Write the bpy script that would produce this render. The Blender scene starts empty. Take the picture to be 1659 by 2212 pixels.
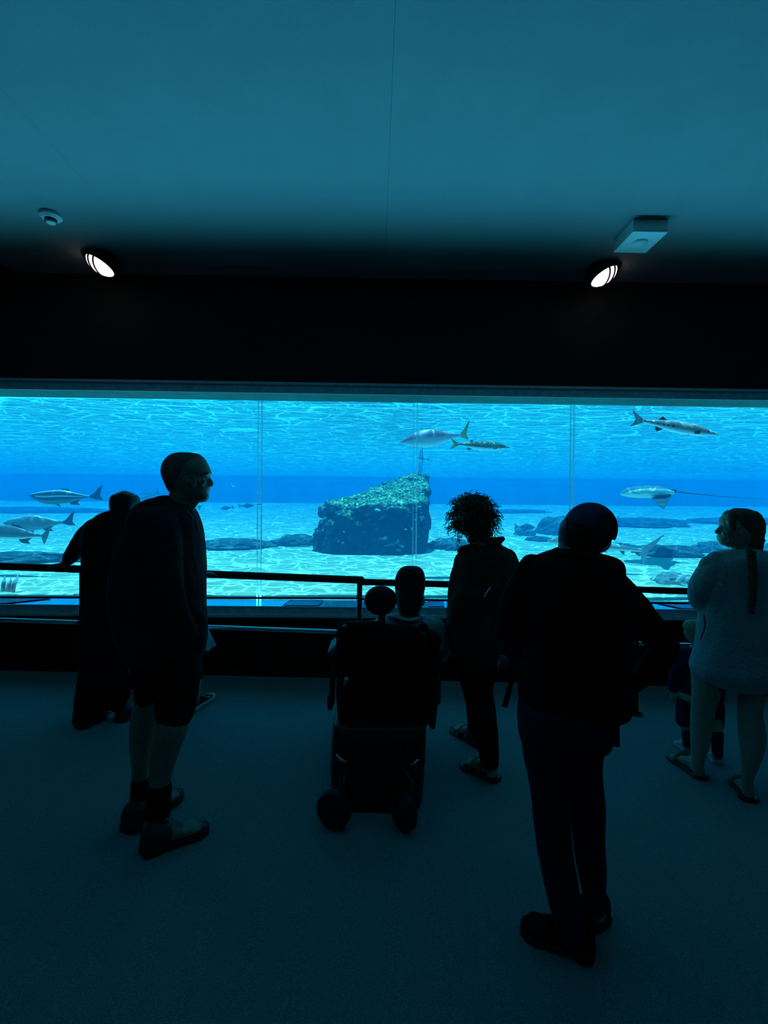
import bpy, bmesh, math, random
from mathutils import Vector, Matrix, Euler, noise
random.seed(7)
SC = bpy.context.scene
COL = SC.collection
R = math.radians

# ------------------------------------------------------------------ camera, world, lights, exposure
FPX, CX, CY, CAMZ = 1100.0, 829.5, 1090.0, 1.6
cam_data = bpy.data.cameras.new('camera')
cam_data.sensor_fit = 'AUTO'; cam_data.sensor_width = 36.0
cam_data.lens = 36.0 * FPX / 2212.0
cam_data.shift_y = (CY - 1106.0) / 2212.0
cam_data.clip_start = 0.05; cam_data.clip_end = 200
cam = bpy.data.objects.new('camera', cam_data)
CAMROT = Matrix.Rotation(R(-1.0), 3, 'Z') @ Matrix.Rotation(R(90), 3, 'X') @ Matrix.Rotation(0.008, 3, 'Z')
cam.matrix_world = Matrix.Translation((0, 0, CAMZ)) @ CAMROT.to_4x4()
COL.objects.link(cam)
SC.camera = cam

SC.view_settings.view_transform = 'Standard'
SC.view_settings.look = 'None'
SC.view_settings.gamma = 1.0
SC.view_settings.use_curve_mapping = False
SC.view_settings.exposure = 0.0
cy = SC.cycles
cy.max_bounces = 7; cy.diffuse_bounces = 4; cy.glossy_bounces = 4; cy.transparent_max_bounces = 12
cy.volume_bounces = 1; cy.transmission_bounces = 4
cy.caustics_reflective = False; cy.caustics_refractive = False
cy.sample_clamp_indirect = 6.0

world = bpy.data.worlds.new('sky_over_tank'); SC.world = world
world.use_nodes = True
_bg = world.node_tree.nodes['Background']
_bg.inputs[0].default_value = (0.015, 0.62, 1.0, 1.0)
_bg.inputs[1].default_value = 2.9

sun_d = bpy.data.lights.new('daylight_over_tank', 'SUN')
sun_d.energy = 33.0; sun_d.angle = R(0.6); sun_d.color = (0.12, 0.80, 1.0)
sun = bpy.data.objects.new('daylight_over_tank', sun_d)
sun.rotation_euler = (R(2.0), R(-5), 0)          # almost straight down, from the room side
sun.location = (0, 9, 12)
COL.objects.link(sun)
# added unseen fill light at the foot of the glass, brightens the ceiling
ul = bpy.data.lights.new('added_ceiling_fill', 'AREA'); ul.shape = 'RECTANGLE'
ul.size = 10.4; ul.size_y = 0.03; ul.energy = 205.0; ul.color = (0.05, 0.58, 1.0)
uo = bpy.data.objects.new('added_ceiling_fill', ul); COL.objects.link(uo)
uo.location = (0, 5.05, 0.63); uo.rotation_euler = (R(180 + 30), 0, 0)

# ------------------------------------------------------------------ pixel <-> world
def ray(px, py):
    return (CAMROT @ Vector(((px - CX) / FPX, -(py - CY) / FPX, -1.0)))
def at(px, py, Y):
    d = ray(px, py); t = Y / d.y
    return Vector((0, 0, CAMZ)) + d * t
RAMP = 0.022
def floor_z(x): return -RAMP * x
def ground(px, py):
    d = ray(px, py)
    # CAMZ + t*dz = -RAMP * t*dx
    t = -CAMZ / (d.z + RAMP * d.x)
    return Vector((0, 0, CAMZ)) + d * t
def up_plane(px, py, z):
    d = ray(px, py); t = (z - CAMZ) / d.z
    return Vector((0, 0, CAMZ)) + d * t

# ------------------------------------------------------------------ materials
def mat(name, col, rough=0.7, metal=0.0, noise_amt=0.0, noise_scale=20.0, col2=None, bump=0.0, bump_scale=60.0,
        emit=None, emit_s=0.0, spec=0.4, sheen=0.0):
    m = bpy.data.materials.new(name); m.use_nodes = True
    nt = m.node_tree; b = nt.nodes['Principled BSDF']
    b.inputs['Base Color'].default_value = (*col, 1)
    b.inputs['Roughness'].default_value = rough
    b.inputs['Metallic'].default_value = metal
    b.inputs['Specular IOR Level'].default_value = spec
    if sheen: b.inputs['Sheen Weight'].default_value = sheen
    tc = nt.nodes.new('ShaderNodeTexCoord')
    if noise_amt > 0 or col2:
        n = nt.nodes.new('ShaderNodeTexNoise'); n.inputs['Scale'].default_value = noise_scale
        n.inputs['Detail'].default_value = 6
        nt.links.new(tc.outputs['Object'], n.inputs['Vector'])
        r = nt.nodes.new('ShaderNodeValToRGB')
        c2 = col2 or tuple(c * (1 - noise_amt) for c in col)
        r.color_ramp.elements[0].position = 0.35; r.color_ramp.elements[0].color = (*c2, 1)
        r.color_ramp.elements[1].position = 0.65; r.color_ramp.elements[1].color = (*col, 1)
        nt.links.new(n.outputs['Fac'], r.inputs['Fac'])
        nt.links.new(r.outputs['Color'], b.inputs['Base Color'])
    if bump > 0:
        n2 = nt.nodes.new('ShaderNodeTexNoise'); n2.inputs['Scale'].default_value = bump_scale
        n2.inputs['Detail'].default_value = 4
        nt.links.new(tc.outputs['Object'], n2.inputs['Vector'])
        bp = nt.nodes.new('ShaderNodeBump'); bp.inputs['Strength'].default_value = bump
        bp.inputs['Distance'].default_value = 0.02
        nt.links.new(n2.outputs['Fac'], bp.inputs['Height'])
        nt.links.new(bp.outputs['Normal'], b.inputs['Normal'])
    if emit:
        b.inputs['Emission Color'].default_value = (*emit, 1)
        b.inputs['Emission Strength'].default_value = emit_s
    return m

M = {}
M['ceiling'] = mat('painted_ceiling', (0.29, 0.305, 0.315), 0.9, bump=0.15, bump_scale=180, noise_amt=0.05, noise_scale=3)
M['dark_wall'] = mat('black_painted_wall', (0.022, 0.022, 0.024), 0.8, noise_amt=0.3, noise_scale=6)
M['low_wall'] = mat('dark_carpeted_wall', (0.012, 0.013, 0.014), 0.95, noise_amt=0.3, noise_scale=30, spec=0.1)
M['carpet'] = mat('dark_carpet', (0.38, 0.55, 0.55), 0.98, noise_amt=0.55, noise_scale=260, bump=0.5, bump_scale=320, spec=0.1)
M['steel'] = mat('brushed_steel', (0.75, 0.75, 0.75), 0.12, 1.0, bump=0.03, bump_scale=90)
M['alu'] = mat('aluminium_trim', (0.85, 0.88, 0.90), 0.5, 0.0, noise_amt=0.15, noise_scale=12)
M['dark_metal'] = mat('dark_bronze_metal', (0.03, 0.032, 0.03), 0.35, 0.7, noise_amt=0.2)
M['reveal'] = mat('pale_window_reveal', (0.07, 0.32, 0.31), 0.5, noise_amt=0.25, noise_scale=7)
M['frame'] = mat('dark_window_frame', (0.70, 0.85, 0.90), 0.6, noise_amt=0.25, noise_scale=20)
M['sill'] = mat('polished_sill', (0.75, 0.97, 1.0), 0.08, 1.0, noise_amt=0.1, noise_scale=4)
M['white_plastic'] = mat('white_plastic', (0.95, 0.96, 0.95), 0.4, noise_amt=0.06, noise_scale=15)
M['black_plastic'] = mat('black_plastic', (0.012, 0.012, 0.013), 0.4, noise_amt=0.2)
M['lamp'] = mat('lit_lamp_glass', (0.9, 0.9, 0.9), 0.4, emit=(1.0, 0.86, 0.84), emit_s=1.25)
M['skin'] = mat('skin', (0.46, 0.36, 0.27), 0.6, noise_amt=0.18, noise_scale=25, bump=0.08, bump_scale=90)
M['skin_pale'] = mat('pale_skin', (0.62, 0.45, 0.34), 0.55, noise_amt=0.12, noise_scale=20, bump=0.05, bump_scale=90)
M['hair_grey'] = mat('short_grey_hair', (0.27, 0.235, 0.19), 0.8, noise_amt=0.4, noise_scale=120, bump=0.6, bump_scale=200)
M['hair_dark'] = mat('dark_hair', (0.03, 0.022, 0.015), 0.55, noise_amt=0.5, noise_scale=90, bump=0.5, bump_scale=120)
M['hair_curl'] = mat('curly_brown_hair', (0.09, 0.05, 0.022), 0.5, noise_amt=0.4, noise_scale=60)
M['hair_blond'] = mat('fair_hair', (0.20, 0.15, 0.09), 0.55, noise_amt=0.5, noise_scale=110, bump=0.5, bump_scale=160)
M['hair_baby'] = mat('pale_blond_hair', (0.42, 0.34, 0.22), 0.6, noise_amt=0.3, noise_scale=80, bump=0.3, bump_scale=120)
M['jacket'] = mat('dark_jacket_cloth', (0.035, 0.038, 0.045), 0.9, noise_amt=0.35, noise_scale=16, bump=0.35, bump_scale=30, spec=0.15)
M['black_cloth'] = mat('black_cloth', (0.013, 0.013, 0.015), 0.92, noise_amt=0.35, noise_scale=14, bump=0.35, bump_scale=28, spec=0.1)
M['navy_cloth'] = mat('navy_cloth', (0.025, 0.035, 0.085), 0.92, noise_amt=0.3, noise_scale=20, bump=0.3, bump_scale=30, spec=0.1)
M['denim'] = mat('dark_denim', (0.028, 0.034, 0.075), 0.9, noise_amt=0.35, noise_scale=70, bump=0.3, bump_scale=24, spec=0.1)
M['green_cloth'] = mat('olive_cloth', (0.06, 0.065, 0.05), 0.9, noise_amt=0.3, noise_scale=18, bump=0.35, bump_scale=26, spec=0.1)
M['sweater'] = mat('pale_grey_sweater', (0.48, 0.54, 0.54), 0.95, noise_amt=0.18, noise_scale=70, bump=0.4, bump_scale=60, spec=0.1, sheen=0.3)
M['white_cloth'] = mat('white_cloth', (0.75, 0.78, 0.78), 0.85, noise_amt=0.08, noise_scale=20, bump=0.35, bump_scale=22, spec=0.1)
M['mint_cloth'] = mat('mint_green_cloth', (0.22, 0.72, 0.45), 0.8, noise_amt=0.25, noise_scale=40)
M['cap_blue'] = mat('navy_cap_cloth', (0.03, 0.055, 0.13), 0.8, noise_amt=0.3, noise_scale=40, bump=0.2, bump_scale=80)
M['boot'] = mat('tan_boot_leather', (0.30, 0.27, 0.19), 0.6, noise_amt=0.3, noise_scale=25, bump=0.15, bump_scale=60)
M['rubber'] = mat('dark_rubber', (0.02, 0.02, 0.02), 0.7, noise_amt=0.2)
M['white_rubber'] = mat('white_rubber', (0.75, 0.76, 0.76), 0.5, noise_amt=0.1)
M['lace'] = mat('boot_lace', (0.45, 0.42, 0.36), 0.7, noise_amt=0.2)
M['sandal'] = mat('sandal_leather', (0.05, 0.045, 0.04), 0.5, noise_amt=0.2)
M['pale_strap'] = mat('pale_sandal_strap', (0.45, 0.45, 0.40), 0.5, noise_amt=0.2)
M['screen_blue'] = mat('pale_blue_board', (0.35, 0.75, 0.9), 0.5, noise_amt=0.08)

# ------------------------------------------------------------------ object helpers
def tag(o, label=None, cat=None, group=None, kind=None):
    if label: o['label'] = label
    if cat: o['category'] = cat
    if group: o['group'] = group
    if kind: o['kind'] = kind
    return o
def link(name, me, m, parent=None):
    o = bpy.data.objects.new(name, me); COL.objects.link(o)
    if m and not me.materials:
        me.materials.append(m)
    if parent:
        o.parent = parent; o.matrix_parent_inverse = Matrix.Identity(4)
        o.matrix_basis = Matrix.Translation(-Vector(parent['_org'])) if '_org' in parent else Matrix.Identity(4)
    return o
def root(name, loc, label, cat, group=None):
    o = bpy.data.objects.new(name, None); COL.objects.link(o)
    o.empty_display_size = 0.05
    o.location = loc; o['_org'] = list(loc)
    tag(o, label, cat, group); return o
def finish(bm, name, m, parent=None, smooth=True):
    bmesh.ops.recalc_face_normals(bm, faces=bm.faces[:])
    me = bpy.data.meshes.new(name); bm.to_mesh(me); bm.free()
    if smooth:
        for p in me.polygons: p.use_smooth = True
    return link(name, me, m, parent)
def voxel(bm, name, m, parent=None, size=0.008, smooth=4, factor=0.6, disp=None):
    """union of all closed pieces into one continuous skin"""
    me = bpy.data.meshes.new(name); bm.to_mesh(me); bm.free()
    t = bpy.data.objects.new('tmp', me); COL.objects.link(t)
    md = t.modifiers.new('r', 'REMESH'); md.mode = 'VOXEL'; md.voxel_size = size; md.use_smooth_shade = True
    if smooth:
        sm = t.modifiers.new('s', 'SMOOTH'); sm.iterations = smooth; sm.factor = factor
    dg = bpy.context.evaluated_depsgraph_get(); dg.update()
    me2 = bpy.data.meshes.new_from_object(t.evaluated_get(dg))
    bpy.data.objects.remove(t); bpy.data.meshes.remove(me)
    me2.name = name
    me2.materials.clear()
    if disp:
        for v in me2.vertices:
            v.co += disp(v.co, v.normal)
    for p in me2.polygons: p.use_smooth = True
    return link(name, me2, m, parent)

def box(bm, c, s, rot=None, bev=0.0):
    r = bmesh.ops.create_cube(bm, size=1.0)
    vs = r['verts']
    for v in vs:
        v.co = Vector((v.co.x * s[0], v.co.y * s[1], v.co.z * s[2]))
    if bev > 0:
        es = list({e for v in vs for e in v.link_edges})
        g = bmesh.ops.bevel(bm, geom=es, offset=bev, segments=2, affect='EDGES')
        vs = list({v for f in g['faces'] for v in f.verts} | {v for v in vs if v.is_valid})
    mt = Matrix.Translation(Vector(c)) @ (rot.to_4x4() if rot else Matrix.Identity(4))
    for v in vs: v.co = mt @ v.co
    return vs
def ellipsoid(bm, c, r, rot=None, seg=20):
    g = bmesh.ops.create_uvsphere(bm, u_segments=seg, v_segments=seg // 2 + 2, radius=1.0)
    mt = Matrix.Translation(Vector(c)) @ (rot.to_4x4() if rot else Matrix.Identity(4)) @ Matrix.Diagonal((r[0], r[1], r[2], 1))
    for v in g['verts']: v.co = mt @ v.co
    return g['verts']
def skin_rings(bm, rings, cap=True):
    vr = [[bm.verts.new(p) for p in rg] for rg in rings]
    n = len(vr[0])
    for a, b in zip(vr, vr[1:]):
        for i in range(n):
            bm.faces.new((a[i], a[(i + 1) % n], b[(i + 1) % n], b[i]))
    if cap:
        bm.faces.new(vr[0][::-1]); bm.faces.new(vr[-1])
    return vr
def ring(c, u, v, a, b, n=20, p=2.0):
    out = []
    for i in range(n):
        t = 2 * math.pi * i / n
        cc, ss = math.cos(t), math.sin(t)
        x = math.copysign(abs(cc) ** (2 / p), cc); y = math.copysign(abs(ss) ** (2 / p), ss)
        out.append(c + u * (a * x) + v * (b * y))
    return out
def tube(bm, pts, n=14, ref=Vector((0, 1, 0)), rounded=True):
    """pts: (Vector, r_image_plane, r_depth)"""
    P = [Vector(p[0]) for p in pts]
    A = [p[1] for p in pts]; B = [p[2] if len(p) > 2 else p[1] for p in pts]
    rings = []
    L = len(P)
    T = []
    for i in range(L):
        t = (P[min(i + 1, L - 1)] - P[max(i - 1, 0)])
        T.append(t.normalized() if t.length > 1e-9 else Vector((0, 0, 1)))
    def fr(t):
        rf = ref if abs(t.dot(ref)) < 0.93 else Vector((1, 0, 0))
        u = t.cross(rf).normalized(); v = u.cross(t).normalized()
        return u, v
    if rounded:
        u, v = fr(T[0]); r = min(A[0], B[0])
        for k, s in ((0.98, 0.25), (0.75, 0.68), (0.4, 0.92)):
            rings.append(ring(P[0] - T[0] * r * k, u, v, A[0] * s, B[0] * s, n))
    for i in range(L):
        u, v = fr(T[i]); rings.append(ring(P[i], u, v, A[i], B[i], n))
    if rounded:
        u, v = fr(T[-1]); r = min(A[-1], B[-1])
        for k, s in ((0.4, 0.92), (0.75, 0.68), (0.98, 0.25)):
            rings.append(ring(P[-1] + T[-1] * r * k, u, v, A[-1] * s, B[-1] * s, n))
    skin_rings(bm, rings)
def spline(pts, k=5):
    """catmull-rom through tuples of floats"""
    out = []
    n = len(pts)
    for i in range(n - 1):
        p0 = pts[max(i - 1, 0)]; p1 = pts[i]; p2 = pts[i + 1]; p3 = pts[min(i + 2, n - 1)]
        for j in range(k):
            t = j / k
            out.append(tuple(0.5 * ((2 * b) + (-a + c) * t + (2 * a - 5 * b + 4 * c - d) * t * t + (-a + 3 * b - 3 * c + d) * t ** 3)
                             for a, b, c, d in zip(p0, p1, p2, p3)))
    out.append(tuple(pts[-1])); return out
def limb(bm, Y0, pts, depth=1.0, k=4, n=14):
    """pts: (px, py, radius_px, dY); radius measured at its distance; smooth taper between points"""
    q = [(p[0], p[1], p[2], p[3] if len(p) > 3 else 0.0) for p in pts]
    if len(q) > 2: q = spline(q, k)
    out = []
    for px, py, r, dy in q:
        Y = Y0 + dy; rr = abs(r) * Y / FPX
        out.append((at(px, py, Y), rr, rr * depth))
    tube(bm, out, n)
def loft(bm, Y0, rows, k=3, n=28, p=2.3, grow=0.0):
    """rows: (py, x_left, x_right, half_depth_m, dY): flat rings stacked upward, real thickness"""
    q = [(r[0], r[1], r[2], r[3], r[4] if len(r) > 4 else 0.0) for r in rows]
    q = spline(q, k)
    rings = []
    for py, xl, xr, d, dy in q:
        Y = Y0 + dy
        a = at(xl, py, Y); b = at(xr, py, Y)
        c = (a + b) / 2; w = abs(b.x - a.x) / 2 + grow
        rings.append(ring(c, Vector((1, 0, 0)), Vector((0, 1, 0)), max(w, 0.002), max(d + grow, 0.002), n, p))
    skin_rings(bm, rings)
def plate(bm, poly, thick, nrm):
    """extrude a polygon of 3D points by thick along nrm (a solid sheet)"""
    h = Vector(nrm).normalized() * thick / 2
    a = [bm.verts.new(Vector(p) + h) for p in poly]; b = [bm.verts.new(Vector(p) - h) for p in poly]
    n = len(a)
    bm.faces.new(a); bm.faces.new(b[::-1])
    for i in range(n): bm.faces.new((a[i], b[i], b[(i + 1) % n], a[(i + 1) % n]))
# ------------------------------------------------------------------ the room
WALL_Y, GLASS_Y, CEIL_Z = 4.68, 5.0, 3.68
WIN_B, WIN_T = 0.655, 2.615        # opening: sill top, head underside
WSL = -0.003                       # the window band falls slightly to the right
XR = 5.2
def struct(o): o['kind'] = 'structure'; return o
def quadbox(name, x0, x1, y0, y1, z0, z1, m, slope=0.0, parent=None, bev=0.0):
    bm = bmesh.new()
    vs = box(bm, ((x0 + x1) / 2, (y0 + y1) / 2, (z0 + z1) / 2), (x1 - x0, y1 - y0, z1 - z0), bev=bev)
    for v in vs: v.co.z += slope * v.co.x
    return finish(bm, name, m, parent, smooth=False)

bm = bmesh.new()
vs = box(bm, (0, 0.9, -0.1), (2 * XR + .4, 8.2, 0.2))
for v in vs: v.co.z += -RAMP * v.co.x
struct(finish(bm, 'floor', M['carpet'], smooth=False))
# ceiling slab with two fine board joints
bm = bmesh.new()
xs = [-XR - .2, -1.90, -1.8988, 0.067, 0.0682, XR + .2]
for a, b in zip(xs[0::2], xs[1::2]):
    box(bm, ((a + b) / 2, 0.87, CEIL_Z + 0.1), (b - a, 8.14, 0.2))
box(bm, (0, 0.87, CEIL_Z + 0.13), (2 * XR + .4, 8.14, 0.2))
struct(finish(bm, 'ceiling', M['ceiling'], smooth=False))
struct(quadbox('wall_left', -XR - .2, -XR, -3.2, 5.0, -0.1, CEIL_Z, M['dark_wall']))
struct(quadbox('wall_right', XR, XR + .2, -3.2, 5.0, -0.2, CEIL_Z, M['dark_wall']))
struct(quadbox('wall_rear', -XR, XR, -3.4, -3.2, -0.1, CEIL_Z + .1, M['dark_wall']))
# dark soffit that drops at the far left corner of the ceiling
struct(quadbox('trim_1', -XR, -3.30, 2.9, WALL_Y, CEIL_Z - 0.22, CEIL_Z, M['dark_wall']))
struct(quadbox('wall_front', -XR - .2, XR + .2, WALL_Y, 5.05, WIN_T + 0.1, CEIL_Z + .35, M['dark_wall']))
struct(quadbox('wall_below_window', -XR - .2, XR + .2, WALL_Y, 5.0, -0.16, WIN_B - 0.09, M['low_wall']))
bpy.data.objects['wall_below_window'].name = 'wall_front_lower'
struct(quadbox('baseboard_front', -XR, XR, WALL_Y - 0.015, WALL_Y, -0.12, 0.06, M['black_plastic'], slope=-RAMP))

# window: pale reveal, dark frame faces, metal trims
w = bpy.data.objects.new('window_1', None); COL.objects.link(w); w['kind'] = 'structure'
w['_org'] = [0, 0, 0]
quadbox('head_reveal', -XR, XR, WALL_Y + 0.004, GLASS_Y + .06, WIN_T, WIN_T + 0.02, M['reveal'], WSL, w)
quadbox('head_frame', -XR, XR, WALL_Y - 0.01, WALL_Y + 0.03, WIN_T - 0.002, WIN_T + 0.066, M['frame'], WSL, w)
quadbox('head_edge', -XR, XR, WALL_Y - 0.014, WALL_Y - 0.004, WIN_T - 0.007, WIN_T + 0.003, M['alu'], WSL, w)
quadbox('head_trim', -XR, XR, WALL_Y - 0.03, WALL_Y + 0.02, WIN_T + 0.066, WIN_T + 0.092, M['alu'], WSL, w, bev=0.004)
quadbox('head_cover', -XR, XR, WALL_Y - 0.004, WALL_Y + 0.3, WIN_T + 0.085, WIN_T + 0.14, M['dark_wall'], WSL, w)
quadbox('sill_board', -XR, XR, WALL_Y + 0.004, GLASS_Y - .02, WIN_B - 0.02, WIN_B, M['sill'], WSL, w)
quadbox('sill_edge', -XR, XR, WALL_Y - 0.016, WALL_Y + 0.004, WIN_B - 0.006, WIN_B + 0.004, M['alu'], WSL, w)
quadbox('sill_frame', -XR, XR, WALL_Y - 0.01, WALL_Y + 0.03, WIN_B - 0.066, WIN_B - 0.005, M['frame'], WSL, w)
quadbox('sill_trim', -XR, XR, WALL_Y - 0.045, WALL_Y + 0.02, WIN_B - 0.092, WIN_B - 0.066, M['alu'], WSL, w, bev=0.004)
bm = bmesh.new()
for i in range(24):
    x = -4.9 + i * 0.42
    ellipsoid(bm, (x, WALL_Y - 0.031, WIN_T + 0.079 + WSL * x), (0.004, 0.003, 0.004), seg=8)
    ellipsoid(bm, (x + .1, WALL_Y - 0.046, WIN_B - 0.079 + WSL * x), (0.004, 0.003, 0.004), seg=8)
finish(bm, 'screws', M['black_plastic'], w)

# acrylic panes and the bonded joints between them
gm = bpy.data.materials.new('clear_acrylic'); gm.use_nodes = True
nt = gm.node_tree; nt.nodes.clear()
o_ = nt.nodes.new('ShaderNodeOutputMaterial'); mx = nt.nodes.new('ShaderNodeMixShader')
tr = nt.nodes.new('ShaderNodeBsdfTransparent'); gl = nt.nodes.new('ShaderNodeBsdfGlossy')
lw = nt.nodes.new('ShaderNodeLayerWeight'); fr = nt.nodes.new('ShaderNodeMapRange'); fr.interpolation_type = 'SMOOTHSTEP'; fr.inputs[1].default_value = .50; fr.inputs[2].default_value = .80; fr.inputs[3].default_value = .012; fr.inputs[4].default_value = 1.0
nt.links.new(lw.outputs['Facing'], fr.inputs[0])
tr.inputs[0].default_value = (0.985, 0.997, 1.0, 1); gl.inputs['Roughness'].default_value = 0.03
nt.links.new(fr.outputs[0], mx.inputs[0]); nt.links.new(tr.outputs[0], mx.inputs[1]); nt.links.new(gl.outputs[0], mx.inputs[2])
nt.links.new(mx.outputs[0], o_.inputs[0]); M['acrylic'] = gm
jm = bpy.data.materials.new('acrylic_joint'); jm.use_nodes = True
nt = jm.node_tree; nt.nodes.clear()
o_ = nt.nodes.new('ShaderNodeOutputMaterial'); mx = nt.nodes.new('ShaderNodeMixShader'); mx.inputs[0].default_value = 0.3
tr = nt.nodes.new('ShaderNodeBsdfTransparent'); tr.inputs[0].default_value = (0.92, 1.0, 1.0, 1)
df = nt.nodes.new('ShaderNodeBsdfTranslucent'); df.inputs[0].default_value = (0.85, 0.98, 1.0, 1)
nt.links.new(tr.outputs[0], mx.inputs[1]); nt.links.new(df.outputs[0], mx.inputs[2]); nt.links.new(mx.outputs[0], o_.inputs[0])
M['joint'] = jm
jx = [at(x, 1090, GLASS_Y).x for x in (-115, 560, 896.5, 1236, 1914)]
ed = [-XR] + jx[:] + [XR]
for a, b in zip(ed, ed[1:]):
    if b - a < 0.1: continue
    quadbox('pane', a + 0.02, b - 0.02, GLASS_Y, GLASS_Y + 0.03, WIN_B - 0.03, WIN_T + 0.02, M['acrylic'], 0, w)
for k, x in enumerate(jx):
    wd = 0.021 if k != 2 else 0.021
    bmj = bmesh.new()
    box(bmj, (x - wd + 0.004, GLASS_Y + 0.012, (WIN_B + WIN_T) / 2), (0.008, 0.03, WIN_T - WIN_B + 0.04))
    box(bmj, (x + wd - 0.006, GLASS_Y + 0.012, (WIN_B + WIN_T) / 2), (0.012, 0.03, WIN_T - WIN_B + 0.04))
    j = finish(bmj, 'joint_strip', M['joint'], w, smooth=False)
    bmj = bmesh.new()
    box(bmj, (x, GLASS_Y + 0.002, at(0, 1070 + 15 * k, GLASS_Y).z), (0.046, 0.006, 0.006), bev=0.002)
    finish(bmj, 'joint_clip', M['white_plastic'], w)

# graphic panels lying on the sill
M['graphic'] = mat('blue_graphic_print', (0.02, 0.16, 0.55), 0.25, col2=(0.04, 0.30, 0.75), noise_scale=3)
M['graphic_line'] = mat('graphic_dark_line', (0.01, 0.04, 0.15), 0.3, noise_amt=0.1)
def sillpt(px, y): 
    p = at(px, 1300, y); return Vector((p.x, y, WIN_B + WSL * p.x + 0.003))
panels = [((-60, 20, 60, 55), (4.70, 4.82, 4.93, 4.97), 'blue printed sill panel with a dark slanted edge at the far left')]
def sill_panel(x0, x1, skew, label):
    bm = bmesh.new()
    a = [Vector((x0, WALL_Y + .03, 0)), Vector((x1, WALL_Y + .03, 0)), Vector((x1 + skew, GLASS_Y - .04, 0)), Vector((x0 + (skew if skew < .2 else 0), GLASS_Y - .04, 0))]
    for p in a: p.z = WIN_B + WSL * p.x + 0.004
    plate(bm, a, 0.005, (0, 0, 1))
    r = root('graphic_panel', (sum(p.x for p in a) / 4, WALL_Y + .15, WIN_B), label, 'information panel', 'printed panels on the window sill')
    finish(bm, 'panel', M['graphic'], r, smooth=False)
    bm = bmesh.new()
    for p, q in zip(a, a[1:] + a[:1]):
        c = (p + q) / 2; d = q - p
        box(bm, c + Vector((0, 0, .003)), (d.length, 0.006, 0.003), rot=Matrix.Rotation(math.atan2(d.y, d.x), 3, 'Z'))
    finish(bm, 'border', M['graphic_line'], r, smooth=False)
sill_panel(-4.4, -3.38, 0.26, 'blue printed panel on the sill with a slanted right edge, below the spiky pale coral')
sill_panel(at(615, 1303, 4.8).x, at(690, 1303, 4.8).x, 0.02, 'small rectangular blue panel on the sill left of the rail post')
sill_panel(at(924, 1303, 4.8).x, at(957, 1303, 4.8).x, 0.02, 'small blue panel on the sill just right of the wheelchair user head')
sill_panel(at(1462, 1303, 4.8).x, at(1540, 1303, 4.8).x, -0.1, 'blue printed panel on the sill next to the woman in the pale sweater')

# ------------------------------------------------------------------ railing
RAIL_Y = 4.0
r = root('railing', (0, RAIL_Y, floor_z(0)), 'dark metal visitor railing in front of the tank window', 'railing')
def railz(py, px=829): return at(px, py, RAIL_Y).z
def line_tube(name, px0, py0, px1, py1, rad, m, y=RAIL_Y, flat=None, ext0=0, ext1=0):
    a = at(px0, py0, y); b = at(px1, py1, y); d = (b - a).normalized()
    a = a - d * ext0; b = b + d * ext1
    bm = bmesh.new(); tube(bm, [(a, rad, rad), (b, rad, rad)], 16)
    return finish(bm, name, m, r)
# the top rail is two lengths that meet at the post
line_tube('handrail', -20, 1222, 780, 1253, 0.030, M['dark_metal'], ext0=0.6)
line_tube('handrail', 780, 1257, 1680, 1282, 0.026, M['dark_metal'], ext1=0.6)
line_tube('middle_bar', -20, 1290, 770, 1292.5, 0.0085, M['dark_metal'], ext0=0.6)
line_tube('middle_bar', 784, 1294, 1680, 1306, 0.0085, M['dark_metal'], ext1=0.6)
line_tube('lower_rail', 190, 1345.5, 777, 1366.5, 0.017, M['steel'])
line_tube('lower_rail', -20, 1338.5, 168, 1344.5, 0.017, M['steel'], ext0=0.6)
line_tube('lower_rail', 780, 1367, 1680, 1401, 0.017, M['steel'], ext1=0.6)
for px, top in ((777, 1256), (178, 1232), (1375, 1275), (-420, 1210)):
    a = at(px, top, RAIL_Y); bm = bmesh.new()
    tube(bm, [(a, .021, .021), (Vector((a.x, RAIL_Y, floor_z(a.x))), .021, .021)], 14, rounded=False)
    tube(bm, [(Vector((a.x, RAIL_Y, floor_z(a.x) + .012)), .05, .05), (Vector((a.x, RAIL_Y, floor_z(a.x))), .05, .05)], 20, rounded=False)
    finish(bm, 'post', M['dark_metal'], r)
bm = bmesh.new(); a = at(172, 1345, RAIL_Y); b = at(190, 1346, RAIL_Y)
tube(bm, [(a, .021, .021), (b, .021, .021)], 14)
finish(bm, 'rail_coupler', M['black_plastic'], r)

# ------------------------------------------------------------------ ceiling fittings
p = up_plane(110, 478, CEIL_Z - .05)
r = root('smoke_detector', (p.x, p.y, CEIL_Z), 'small round white smoke detector on the ceiling at the left', 'smoke detector')
bm = bmesh.new()
V3 = lambda x, y, z: Vector((x, y, z))
def disc(bm, c, r0, r1, z0, z1, n=28):
    tube(bm, [(V3(c.x, c.y, z0), r0, r0), (V3(c.x, c.y, z1), r1, r1)], n, rounded=False)
disc(bm, p, .072, .072, CEIL_Z, CEIL_Z - .022); disc(bm, p, .072, .055, CEIL_Z - .022, CEIL_Z - .038)
finish(bm, 'base', M['white_plastic'], r, smooth=False)
bm = bmesh.new(); disc(bm, p, .040, .040, CEIL_Z - .038, CEIL_Z - .055); finish(bm, 'sensing_slot', M['black_plastic'], r, smooth=False)
bm = bmesh.new(); disc(bm, p, .038, .026, CEIL_Z - .055, CEIL_Z - .066); finish(bm, 'cap', M['white_plastic'], r)

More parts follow.
